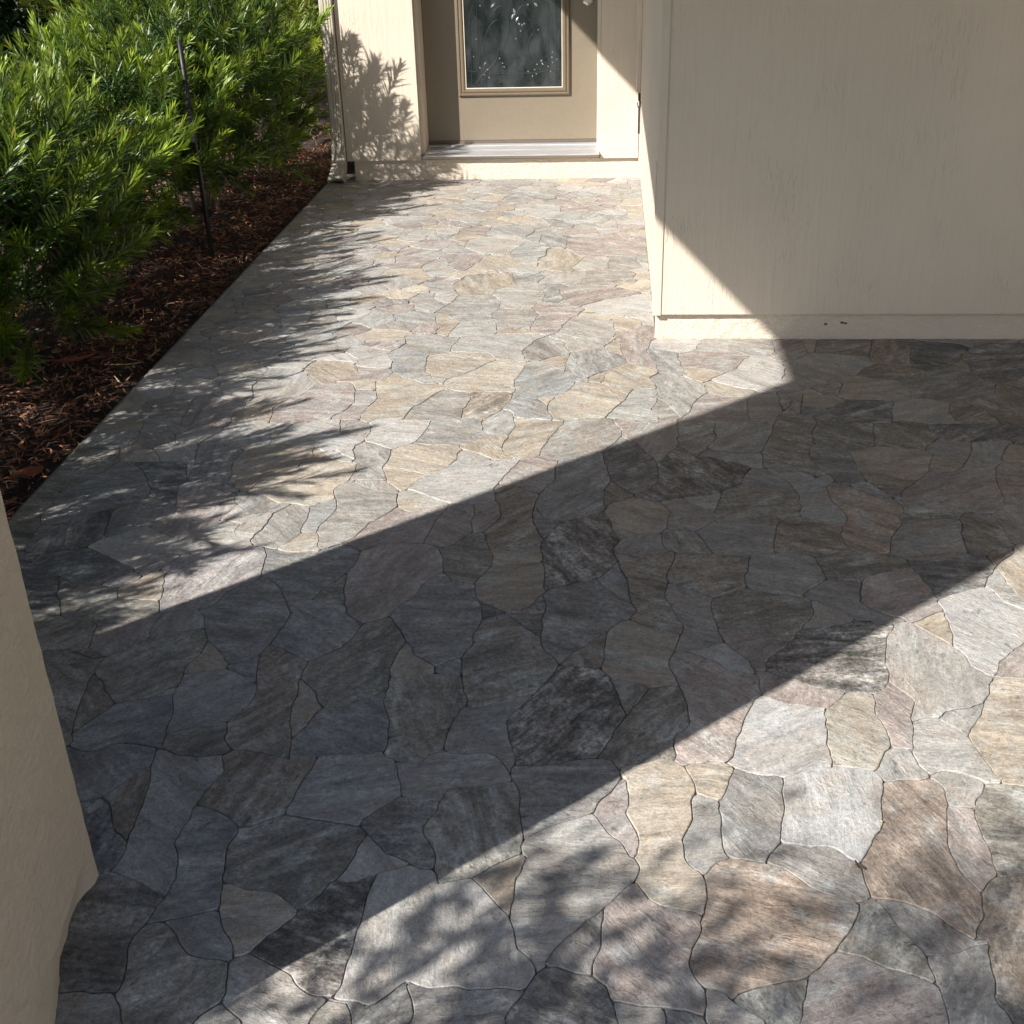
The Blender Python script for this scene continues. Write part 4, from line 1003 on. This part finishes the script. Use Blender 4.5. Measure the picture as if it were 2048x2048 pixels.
def mat_glass():
    k = NT('decorative_glass')
    P = pos(k)
    n1 = k.noise(k.scale(P, (1, 1, 0.5)), 14, 3, 0.5, dist=0.6)
    n2 = k.noise(P, 75, 2, 0.5)
    c = k.mix(k.remap(n1, .35, .65, 0, 1), (0.008, 0.012, 0.012), (0.034, 0.04, 0.042))  # mottled reflections put into the base colour of the pane
    h = k.math('ADD', k.math('MULTIPLY', n1, 0.13), k.math('MULTIPLY', n2, 0.2))
    return k.set(Base_Color=c, Roughness=0.09, Normal=k.bump(h, 0.004), Specular_IOR_Level=0.6, Coat_Weight=0.15, Coat_Roughness=0.03)
GX0, GX1, GZ0 = LX0+0.0440, LX1-0.0440, LZ0+0.0440
box('glass_pane', GX0-0.003, GX1+0.003, 2.2748, 2.279, GZ0-0.003, LZ1-0.041, mat_glass(), door)
# leaded scrollwork and bevelled jewels in the pane
def tube(bm, pts, r, seg=5):
    rings = []
    for i, p in enumerate(pts):
        a = Vector(pts[max(0, i-1)]); b = Vector(pts[min(len(pts)-1, i+1)])
        t = (b-a).normalized()
        s = t.cross(Vector((0, 1, 0.02))).normalized(); u = s.cross(t)
        rr = r(i/(len(pts)-1)) if callable(r) else r
        rings.append([bm.verts.new(Vector(p)+(s*math.cos(2*math.pi*k/seg)+u*math.sin(2*math.pi*k/seg))*rr) for k in range(seg)])
    for a, b in zip(rings, rings[1:]):
        for k in range(seg): bm.faces.new((a[k], a[(k+1) % seg], b[(k+1) % seg], b[k]))
    bm.faces.new(rings[0][::-1]); bm.faces.new(rings[-1])
M_lead = mat_plain('lead_came', (0.045, 0.048, 0.05), 0.45, 0.4)
gw = GX1-GX0
gx = lambda u: GX0+u*gw
bm = bmesh.new()
def curve(pts, r=0.0014, n=14):
    P = [Vector((gx(a), 2.2742, GZ0+b)) for a, b in pts]
    out = []
    for i in range(n+1):
        t = i/n; Q = P[:]
        while len(Q) > 1: Q = [Q[j].lerp(Q[j+1], t) for j in range(len(Q)-1)]
        out.append(Q[0])
    tube(bm, out, r, 4)
for s in (0, 1):
    m = (lambda u: 1-u) if s else (lambda u: u)
    curve([(m(.055), 0), (m(.06), .5), (m(.055), 1.5)])
    curve([(m(.14), .03), (m(.12), .5), (m(.14), 1.5)], 0.0012)
    curve([(m(.10), .02), (m(.22), .12), (m(.34), .08), (m(.40), .20), (m(.30), .26)], 0.0016)
    curve([(m(.40), .20), (m(.55), .34), (m(.40), .46), (m(.30), .36)], 0.0016)
    curve([(m(.22), .08), (m(.15), .18), (m(.22), .32), (m(.34), .33)], 0.0014)
curve([(0.02, .085), (.5, .05), (.98, .085)], 0.0014)
bm_obj('lead_came', bm, M_lead, door)
k = NT('bevel_glass'); M_jewel = k.set(Base_Color=(0.3, 0.33, 0.35), Roughness=0.05, Specular_IOR_Level=1.0, Metallic=0.5)
bm = bmesh.new()
jw = [(.085, .155, 5), (.145, .10, 6), (.225, .09, 6), (.19, .065, 5), (.24, .05, 6), (.355, .145, 5), (.385, .12, 5), (.40, .102, 5), (.65, .078, 5), (.72, .085, 5), (.695, .055, 6), (.735, .065, 5),
      (.745, .112, 5), (.79, .13, 7), (.86, .10, 5), (.90, .145, 6), (.905, .12, 5), (.95, .135, 5), (.885, .075, 5), (.905, .17, 5), (.50, .43, 6), (.52, .355, 7), (.565, .31, 8), (.595, .305, 6), (.62, .31, 6), (.66, .40, 6), (.36, .44, 7), (.42, .43, 6),
      (.58, .275, 5), (.53, .24, 5), (.76, .28, 5), (.12, .24, 5), (.17, .40, 5), (.21, .46, 6)]
for u, z, r in jw:
    a = bmesh.ops.create_icosphere(bm, subdivisions=1, radius=0.001*r*0.62)
    rot = Matrix.Rotation(u*37, 4, 'Y') @ Matrix.Diagonal((1, 0.5, 1.35, 1))
    bmesh.ops.transform(bm, verts=a['verts'], matrix=Matrix.Translation((gx(u), 2.2738, GZ0+z)) @ rot)
for u, z, an, L in ((.545, .33, .5, .03), (.52, .37, -.35, .034), (.50, .345, .4, .03), (.30, .40, .8, .03), (.74, .40, -.8, .03), (.20, .12, .5, .02), (.80, .115, -.6, .02)):
    d = Vector((math.sin(an), 0, math.cos(an))); s = Vector((d.z, 0, -d.x))
    c = Vector((gx(u), 2.2738, GZ0+z))
    q = [c+d*L*.5, c+s*L*.2, c-d*L*.5, c-s*L*.2]
    top = bm.verts.new(c+Vector((0, -0.003, 0)))
    vs = [bm.verts.new(p) for p in q]
    for i in range(4): bm.faces.new((vs[i], vs[(i+1) % 4], top))
bm_obj('glass_jewels', bm, M_jewel, door)['kind'] = 'stuff'
# lock plate with lever
bm = bmesh.new()
hx = -0.2835
prof = [(-.031, .865), (-.031, 1.16), (-.018, 1.185), (.018, 1.185), (.031, 1.16), (.031, .865), (.026, .845), (.0, .831), (-.026, .845)]
for s, y in ((1.0, 2.2795), (1.0, 2.273), (0.78, 2.2685)):
    for i, (a, b) in enumerate(prof):
        bm.verts.new((hx+a*s, y, (b-1.0)*(1-(1-s)*.25)+1.0))
bm.verts.ensure_lookup_table()
n = len(prof)
for r in range(2):
    for i in range(n):
        j = (i+1) % n
        bm.faces.new([bm.verts[q] for q in (r*n+i, r*n+j, (r+1)*n+j, (r+1)*n+i)])
bm.faces.new([bm.verts[2*n+i] for i in range(n)])
bmesh.ops.recalc_face_normals(bm, faces=bm.faces[:])
tube(bm, [(hx, 2.27, 1.0), (hx, 2.235, 1.0), (hx-0.01, 2.225, 1.0), (hx-0.06, 2.222, 1.002), (hx-0.115, 2.226, 0.996)], 0.008, 8)
bm_obj('door_handle', bm, M_nickel, door)
# downspout with ribs and a kick-out
bm = bmesh.new()
xl, xr, yf, yb = -1.6335, -1.5665, 2.078, 2.135
ribs = [(xl, yb), (xl, yf+.006), (xl+.006, yf), (xl+.022, yf), (xl+.026, yf+.005), (xl+.030, yf), (xl+.038, yf), (xl+.042, yf+.005), (xl+.046, yf), (xl+.052, yf), (xl+.055, yf+.004), (xl+.058, yf), (xr-.004, yf), (xr, yf+.005), (xr, yb)]
lo = [bm.verts.new((a, b, 0.155)) for a, b in ribs]; hi = [bm.verts.new((a, b, 2.39)) for a, b in ribs]
for i in range(len(ribs)):
    j = (i+1) % len(ribs)
    bm.faces.new((lo[i], lo[j], hi[j], hi[i]))
bmesh.ops.recalc_face_normals(bm, faces=bm.faces[:])
spout = bm_obj('downspout', bm, M_spout, house)
bm = bmesh.new()
sec = [[(xl-.002, yf-.002, .19), (xr+.001, yf-.002, .19), (xr+.001, yb, .19), (xl-.002, yb, .19)],
       [(xl-.004, yf-.004, .13), (xr+.001, yf-.004, .13), (xr+.001, yb, .13), (xl-.004, yb, .13)],
       [(xl-.012, yf-.02, .075), (xr-.004, yf-.02, .085), (xr-.002, yb-.015, .07), (xl-.008, yb-.015, .06)],
       [(xl-.03, yf-.055, .02), (xr-.016, yf-.055, .03), (xr-.012, yb-.04, -.02), (xl-.026, yb-.04, -.03)]]
R = [[bm.verts.new(p) for p in s] for s in sec]
for a, b in zip(R, R[1:]):
    for i in range(4): bm.faces.new((a[i], a[(i+1) % 4], b[(i+1) % 4], b[i]))
bmesh.ops.recalc_face_normals(bm, faces=bm.faces[:])
bm_obj('elbow', bm, M_spout, spout)
# gate latch screwed to the side wall
bm = bmesh.new()
add_box(bm, -0.0205, -0.0130, 1.86, 1.945, 0.395, 0.418, 0.001)
add_box(bm, -0.0255, -0.0132, 1.905, 1.93, 0.418, 0.455, 0.001)
latch = bm_obj('gate_latch', bm, M_iron, house)
bm = bmesh.new(); add_box(bm, -0.0240, -0.0135, 1.9, 1.924, 0.262, 0.394, 0.001)
bm_obj('strap', bm, M_iron, latch)
bm = bmesh.new()
tube(bm, [(-0.028, 1.895+0.012*math.cos(a*math.pi/6), 0.402+0.012*math.sin(a*math.pi/6)) for a in range(13)], 0.0028, 6)
bm_obj('ring', bm, M_nickel, latch)
# roof over the porch
roof = box('roof', -2.005, 2.7, -3.44, 6.6, 2.40, 2.44, M_soffit, house)
bm = bmesh.new()
v = [(-2.12, -3.56, 2.441), (2.8, -3.56, 2.441), (2.8, 6.8, 2.441), (-2.12, 6.8, 2.441), (0.3, -1.2, 3.4), (0.3, 4.4, 3.4)]
for q in ((-1.99, -3.42, 2.4405), (2.69, -3.42, 2.4405), (2.69, 6.59, 2.4405), (-1.99, 6.59, 2.4405), (0.3, -1.2, 3.4), (0.3, 4.4, 3.4)): bm.verts.new(q)
bm.verts.ensure_lookup_table(); V = bm.verts
for q in ((0, 1, 4), (1, 2, 5, 4), (2, 3, 5), (3, 0, 4, 5)): bm.faces.new([V[i] for i in q])
bm_obj('roof_shingles', bm, mat_ground('shingles', (0.12, 0.1, 0.085), (0.08, 0.07, 0.06), 8, 0.01), roof)

# pillar
pil = rough_box('porch_pillar', -2.005, -0.9714, -3.39, -2.975, -0.03, 2.3985, M_pillar, None, (0.3, 0.02, 0.02), 0.0014, 5)
# its right face is a little out of square and its foot is ragged where the stones lap onto it
FOOT = ((-2.95, 0.0), (-2.99, 0.002), (-3.02, -0.018), (-3.04, -0.026), (-3.07, -0.03), (-3.10, -0.026), (-3.13, -0.027), (-3.15, -0.026), (-3.185, -0.014), (-3.22, -0.006), (-3.255, 0.0), (-3.5, 0.0))
for v in pil.data.vertices:
    if v.co.x > -1.3:
        q = min(1, max(0, (v.co.x+1.3)/0.32))
        v.co.x += 0.168*max(0, -2.975-v.co.y)*q
        y = v.co.y
        for (a, fa), (c, fc) in zip(FOOT, FOOT[1:]):
            if c <= y <= a:
                v.co.x += 0.85*(fa+(fc-fa)*(a-y)/(a-c))*q*max(0, 1-max(0, v.co.z)/0.07)
                break
tag(pil, 'plain cream stucco pillar at the left, standing on the patio stones', 'pillar')

# ------------------------------------------------------------------ shrubs
def leaf(v, f, ages, base, d, nrm, L, wd, droop, age):
    s = d.cross(nrm).normalized(); u = s.cross(d).normalized()
    b = len(v)
    def at(t): return base+d*L*t-u*(droop*L*t*t)
    v.append(base)
    for t, w in ((0.28, 1.0), (0.66, 0.86)):
        c = at(t)
        v.append(c+s*wd*.5*w+u*wd*.12); v.append(c-s*wd*.5*w+u*wd*.12)
    v.append(at(1.0))
    f += [(b, b+1, b+2), (b+1, b+3, b+4, b+2), (b+3, b+5, b+4)]
    ages += [age]*3

def shoot(rnd, L, n, leafL, wd, young=0.3):
    """a leafy shoot along +Z from the origin"""
    v, f, ages = [], [], []
    bx, by = rnd.uniform(-.25, .25), rnd.uniform(-.25, .25)
    P = lambda t: Vector((bx*L*t*t, by*L*t*t, L*t))
    r0 = 0.0035
    st = []
    for i in range(5):
        t = i/4; c = P(t); r = r0*(1-.75*t)
        st.append(len(v))
        for k in range(3): v.append(c+Vector((math.cos(k*2.094)*r, math.sin(k*2.094)*r, 0)))
    for a, b in zip(st, st[1:]):
        for k in range(3): f.append((a+k, a+(k+1) % 3, b+(k+1) % 3, b+k)); ages.append((0.12, 0.4, 0))
    for i in range(n):
        t = 0.06+0.94*(i/(n-1))**0.9
        a = i*2.39996+rnd.uniform(-.35, .35)
        up = 0.35+0.95*t+rnd.uniform(-.15, .25)            # the top ones stand up
        rad = Vector((math.cos(a), math.sin(a), 0))
        d = (rad*math.cos(min(up, 1.35))+Vector((bx*t, by*t, 1))*math.sin(min(up, 1.35))).normalized()
        ln = leafL*rnd.uniform(.7, 1.1)*(1 if t < .8 else 1-.45*(t-.8)/.2)
        ag = max(0, min(1, young*(0.15+1.35*t**2.2)+rnd.uniform(-.12, .12)))
        leaf(v, f, ages, P(t), d, Vector((0, 0, 1)) if abs(d.z) < .95 else Vector((1, 0, 0)), ln, wd*rnd.uniform(.8, 1.2), rnd.uniform(.05, .3), (ag, rnd.random(), rnd.random()))
    return v, f, ages

def shoot_mesh(seed, mat, **kw):
    r = random.Random(seed)
    v, f, ages = shoot(r, **kw)
    me = mesh('shoot', v, f)
    set_age(me, ages)
    me.materials.append(mat)
    return me

def aim(d, roll):
    return d.to_track_quat('Z', 'Y').to_matrix().to_4x4() @ Matrix.Rotation(roll, 4, 'Z')

def bush_spot(rnd, rx, ry, h, z0, outer):
    """a point and an outward direction in a rounded bush"""
    while True:
        x, y, z = rnd.uniform(-1, 1), rnd.uniform(-1, 1), rnd.uniform(0, 1)
        prof = 1.0-0.55*max(0, (z-.6)/.4)**2 if z > .6 else 0.72+0.28*(z/.6)
        q = math.hypot(x, y)/prof
        if q > 1: continue
        if outer and q < .72 and z < .78: continue
        if not outer and q > .86: continue
        break
    p = Vector((x*rx, y*ry, z0+z*(h-z0)))
    d = Vector((x*1.1, y*1.1, .25+1.0*z+rnd.uniform(-.45, .45)))+Vector((rnd.gauss(0, .28), rnd.gauss(0, .28), 0))
    return p, d.normalized()

def fill_mesh(seed, mat, rx, ry, h, z0, count, metas):
    r = random.Random(seed)
    v, f, ages = [], [], []
    for i in range(count):
        sv, sf, sa = metas[i % len(metas)]
        p, d = bush_spot(r, rx, ry, h, z0, False)
        m = Matrix.Translation(p) @ aim(d, r.uniform(0, 6.28)) @ Matrix.Scale(r.uniform(.75, 1.05), 4)
        b = len(v)
        v += [m @ Vector(q) for q in sv]
        f += [tuple(k+b for k in q) for q in sf]
        ages += sa
    me = mesh('foliage', v, f)
    set_age(me, ages)
    me.materials.append(mat)
    return me

def stems_mesh(seed, h, n=7, spread=.28):
    r = random.Random(seed)
    bm = bmesh.new()
    for i in range(n):
        a = r.uniform(0, 6.28); q = spread*r.uniform(.4, 1)
        x, y = .05*math.cos(a), .05*math.sin(a)
        tube(bm, [(x+q*math.cos(a)*t**1.3*1.1+.02*math.sin(9*t+i), y+q*math.sin(a)*t**1.3*1.1, h*.85*t-.03) for t in (0, .2, .4, .6, .8, 1)], lambda t: .011*(1-.7*t), 6)
    me = bpy.data.meshes.new('stem'); bm.to_mesh(me); bm.free()
    me.materials.append(M_bark)
    return me

NS = 9
SH = [shoot_mesh(100+i, M_leaf, L=random.Random(i).uniform(.15, .30), n=54, leafL=.086, wd=.0066, young=.42+.13*(i % 4)) for i in range(NS)]
META = [shoot(random.Random(300+i), L=.22, n=40, leafL=.086, wd=.0075, young=.15) for i in range(5)]
FILL = [fill_mesh(60+i, M_leaf, .40, .46, .82, .22, 125, META) for i in range(2)]
STEM = [stems_mesh(70+i, .85) for i in range(2)]

def shrub(name, x, y, h, rx, ry, n, seed, label, cat, group, shoots, fills, stems, z0=.2, tall=0):
    r = random.Random(seed)
    root = tag(empty(name, (x, y, bed_z(x, y))), label, cat, group)
    def part(nm, me, m):
        o = bpy.data.objects.new(nm, me)
        COL.objects.link(o); o.parent = root
        o.matrix_basis = m
        return o
    rot = Matrix.Rotation(r.uniform(0, 6.28), 4, 'Z')
    sc = Matrix.Diagonal((rx/.44, ry/.48, h/.95, 1))
    part('stem', stems[seed % len(stems)], sc @ rot)
    part('foliage', fills[seed % len(fills)], sc @ rot)['kind'] = 'stuff'
    for i in range(n):
        p, d = bush_spot(r, rx, ry, h-.12, z0, True)
        s = r.uniform(.8, 1.15)
        if i < tall:
            p = Vector((r.uniform(-.6, .6)*rx, r.uniform(-.6, .6)*ry, h-r.uniform(.1, .2))); d = Vector((r.gauss(0, .18), r.gauss(0, .18), 1)).normalized(); s = r.uniform(1.1, 1.4)
        part('shoot', shoots[r.randrange(len(shoots))], Matrix.Translation(p) @ aim(d, r.uniform(0, 6.28)) @ Matrix.Scale(s, 4))
    return root

G = 'narrow leaved shrubs of the hedge along the patio'
for i, (x, y, h, rx, ry, n, tall, lab) in enumerate((
    (-2.34, -0.52, 0.82, .48, .40, 280, 6, 'nearest hedge shrub in view, low leaves hanging over the dark mulch at left'),
    (-2.48, 0.22, 0.74, .50, .38, 260, 9, 'bright hedge shrub with tall pale upright tips against the dark background'),
    (-2.40, 0.94, 0.84, .50, .38, 260, 6, 'hedge shrub directly behind the thin black stake'),
    (-2.22, 1.64, 1.06, .50, .40, 270, 5, 'shaded hedge shrub between the black stake and the house corner'),
    (-2.30, 2.36, 0.92, .44, .40, 240, 3, 'last hedge shrub of the row, nearest the house corner'),
    (-2.46, -1.26, 0.94, .44, .38, 230, 2, 'low hedge shrub just outside the left edge, between two taller ones'),
    (-2.24, -2.16, 0.98, .46, .38, 230, 3, 'hedge shrub beside the left edge of view, throwing leafy shade'),
    (-2.50, -2.85, 1.05, .48, .44, 230, 3, 'hedge shrub standing behind the cream pillar'),
    )):
    shrub('hedge_shrub', x, y, h, rx, ry, n, 500+i, lab, 'shrub', G, SH, FILL, STEM, z0=.08 if i in (0, 4) else .2, tall=tall)

SHY = []
for me in SH[:5]:
    c = me.copy(); c.materials[0] = M_leafy; SHY.append(c)
FILY = FILL[0].copy(); FILY.materials[0] = M_leafy
shrub('yellow_shrub', -2.30, 3.75, 1.25, .62, .55, 200, 601, 'sunlit yellow green shrub beyond the house corner', 'shrub', None, SHY, [FILY], STEM, z0=.06, tall=4)
shrub('yellow_shrub', -3.5, 4.6, 1.3, .7, .6, 130, 602, 'yellow green shrub further left, half hidden behind the hedge', 'shrub', None, SHY, [FILY], STEM, z0=.06, tall=4)

# far dark shrubs, shadow-casting trees, and a broad one added to darken the back
def crown_mesh(seed, rx, ry, rz, clumps, per, size, mat):
    r = random.Random(seed)
    v, f, ages = [], [], []
    for c in range(clumps):
        while True:
            q = Vector((r.uniform(-1, 1), r.uniform(-1, 1), r.uniform(-1, 1)))
            if .35 < q.length < 1: break
        o = Vector((q.x*rx, q.y*ry, q.z*rz)); sp = r.uniform(.5, 1.1)*size*3.2
        tone = r.random()
        for i in range(per):
            p = o+Vector((r.gauss(0, 1), r.gauss(0, 1), r.gauss(0, .7)))*sp*.5
            d = Vector((r.gauss(0, 1), r.gauss(0, 1), r.gauss(-.1, .6))).normalized()
            leaf(v, f, ages, p, d, Vector((r.gauss(0, .4), r.gauss(0, .4), 1)).normalized(), size*r.uniform(.7, 1.2), size*.42*r.uniform(.8, 1.2), .2, (min(1, tone*.6+r.random()*.4), r.random(), 0))
    me = mesh('crown', v, f)
    set_age(me, ages)
    me.materials.append(mat)
    return me

def tree(name, x, y, th, cz, rx, ry, rz, clumps, per, size, seed, label, mat, tr=.12):
    root = tag(empty(name, (x, y, -0.12)), label, 'tree')
    r = random.Random(seed)
    bm = bmesh.new()
    tube(bm, [(0, 0, -.05), (.03, .02, th*.3), (-.02, .05, th*.65), (.02, 0, th), (0, .03, cz+rz*.4)], lambda t: tr*(1-.65*t), 9)
    for i in range(6):
        a = i*1.05+r.uniform(-.3, .3); z = th*r.uniform(.7, 1.0)
        tube(bm, [(0, 0, z), (math.cos(a)*rx*.3, math.sin(a)*ry*.3, z+rz*.25), (math.cos(a)*rx*.7, math.sin(a)*ry*.7, cz+r.uniform(-.3, .4)*rz)], lambda t: tr*.5*(1-.75*t), 6)
    link('trunk', bm_mesh(bm), M_bark, root, root.location)
    o = link('crown', crown_mesh(seed, rx, ry, rz, clumps, per, size, mat), None, root, root.location+Vector((0, 0, cz)))
    o['kind'] = 'stuff'
    return root
def bm_mesh(bm):
    me = bpy.data.meshes.new('trunk'); bm.to_mesh(me); bm.free()
    for p in me.polygons: p.use_smooth = True
    return me

tree('garden_tree', -2.42, -6.72, 2.4, 3.35, 1.5, 0.82, .7, 165, 60, .06, 31, 'small leafy garden tree throwing dappled shade onto the near paving', M_leafd, .07)
tree('sapling', -1.95, -4.66, 1.1, 1.62, .40, .40, .34, 46, 34, .05, 37, 'small sapling beside the entry, throwing leafy shade at the bottom of the view', M_leafd, .025)
tree('added_shade_tree', -10.5, 2.6, 3.2, 6.0, 3.6, 4.2, 1.9, 330, 50, .17, 33, 'broad dark tree added to keep the back of the garden in shade', M_leafd, .22)
for i, (x, y, h, rx, lab) in enumerate(((-6.3, 5.6, 2.4, 1.5, 'dark round shrub at the back of the garden, far left'), (-4.7, 6.4, 2.5, 1.5, 'dark round shrub at the back of the garden behind the hedge'), (-3.2, 7.6, 2.6, 1.4, 'dark round shrub far behind the yellow green shrub'))):
    root = tag(empty('dark_shrub', (x, y, -0.12)), lab, 'shrub')
    o = link('foliage', crown_mesh(80+i, rx, 1.0, h*.52, 260, 60, .10, M_leafd), None, root, root.location+Vector((0, 0, h*.5)))
    o['kind'] = 'stuff'
    bm = bmesh.new()
    for q in range(4): tube(bm, [(.1*q-.15, .05*q, -.02), (.2*q-.3, .1, h*.4), (.35*q-.5, 0, h*.8)], lambda t: .04*(1-.6*t), 6)
    link('stem', bm_mesh(bm), M_bark, root, root.location)

# ------------------------------------------------------------------ small things
bm = bmesh.new()
tube(bm, [(-1.918, 0.763, -0.08), (-1.921, 0.768, 0.3), (-1.926, 0.772, 0.62), (-1.928, 0.776, 0.86)], 0.0105, 10)
add_box(bm, -1.9265, -1.9115, 0.75, 0.756, -0.06, 0.36, 0.001)
tag(bm_obj('metal_stake', bm, M_black, None, True), 'thin black metal stake standing in the mulch before the hedge', 'stake')

def dry_leaf(name, x, y, z, L, wd, a, curl, mat, label, cat='leaf'):
    v, f = [], []
    n = 7
    d = Vector((math.cos(a), math.sin(a), 0)); s = Vector((-d.y, d.x, 0))
    for i in range(n+1):
        t = i/n; w = wd*math.sin(math.pi*min(1, t*.94+.03))**.7
        c = d*L*(t-.5)+Vector((0, 0, curl*L*(2*t-1)**2+.004))
        v += [c+s*w*.5+Vector((0, 0, w*.35)), c, c-s*w*.5+Vector((0, 0, w*.3*math.cos(3*t)))]
    for i in range(n):
        for k in (0, 1): f.append((i*3+k, i*3+k+1, i*3+k+4, i*3+k+3))
    o = link(name, mesh(name, v, f), mat, None, (x, y, z))
    return tag(o, label, cat)
M_dry = mat_plain('dry_leaf', (0.19, 0.09, 0.04), 0.7, nscale=90, var=0.35)
M_dryr = mat_plain('dry_red_leaf', (0.25, 0.075, 0.03), 0.7, nscale=90, var=0.35)
M_straw = mat_plain('dry_straw', (0.42, 0.3, 0.17), 0.7, nscale=90, var=0.3)
dry_leaf('dry_leaf', 0.234, -2.903, 0.002, .022, .009, 1.9, .12, M_bark, 'tiny curled brown leaf lying on a joint of the sunlit paving')
dry_leaf('dry_leaf', 0.288, -2.80, 0.001, .007, .005, .4, .1, M_straw, 'tiny pale flake on the sunlit paving near the curled leaf', 'flake')
dry_leaf('bark_piece', -1.775, -1.46, -0.035, .10, .035, .9, .05, M_dryr, 'large sunlit piece of reddish bark at the patio edge by the pillar', 'bark')
dry_leaf('dry_frond', -2.0, -0.62, -0.015, .20, .016, .35, .1, M_dryr, 'long dry reddish strip of leaf under the nearest hedge shrub', 'leaf')
dry_leaf('dry_frond', -1.93, -0.33, -0.015, .16, .02, 2.5, .14, M_dryr, 'rust red dry leaf in the shaded mulch by the near shrub', 'leaf')
dry_leaf('straw', -1.80, -0.64, -0.02, .13, .006, .15, .05, M_straw, 'pale dry straw lying in the dark mulch near the patio edge', 'straw')
for x, z in ((0.565, 0.052), (0.618, 0.057), (0.63, 0.055)):
    bm = bmesh.new()
    a = bmesh.ops.create_icosphere(bm, subdivisions=2, radius=0.006)
    for v in a['verts']: v.co = Vector((v.co.x*1.1, v.co.y*.25, v.co.z*.7))+mnoise.noise_vector(v.co*300+Vector((x*90, 0, 0)))*.0015+Vector((x, YP-0.0005, z))
    bm_obj('chip_mark', bm, M_bark, house)
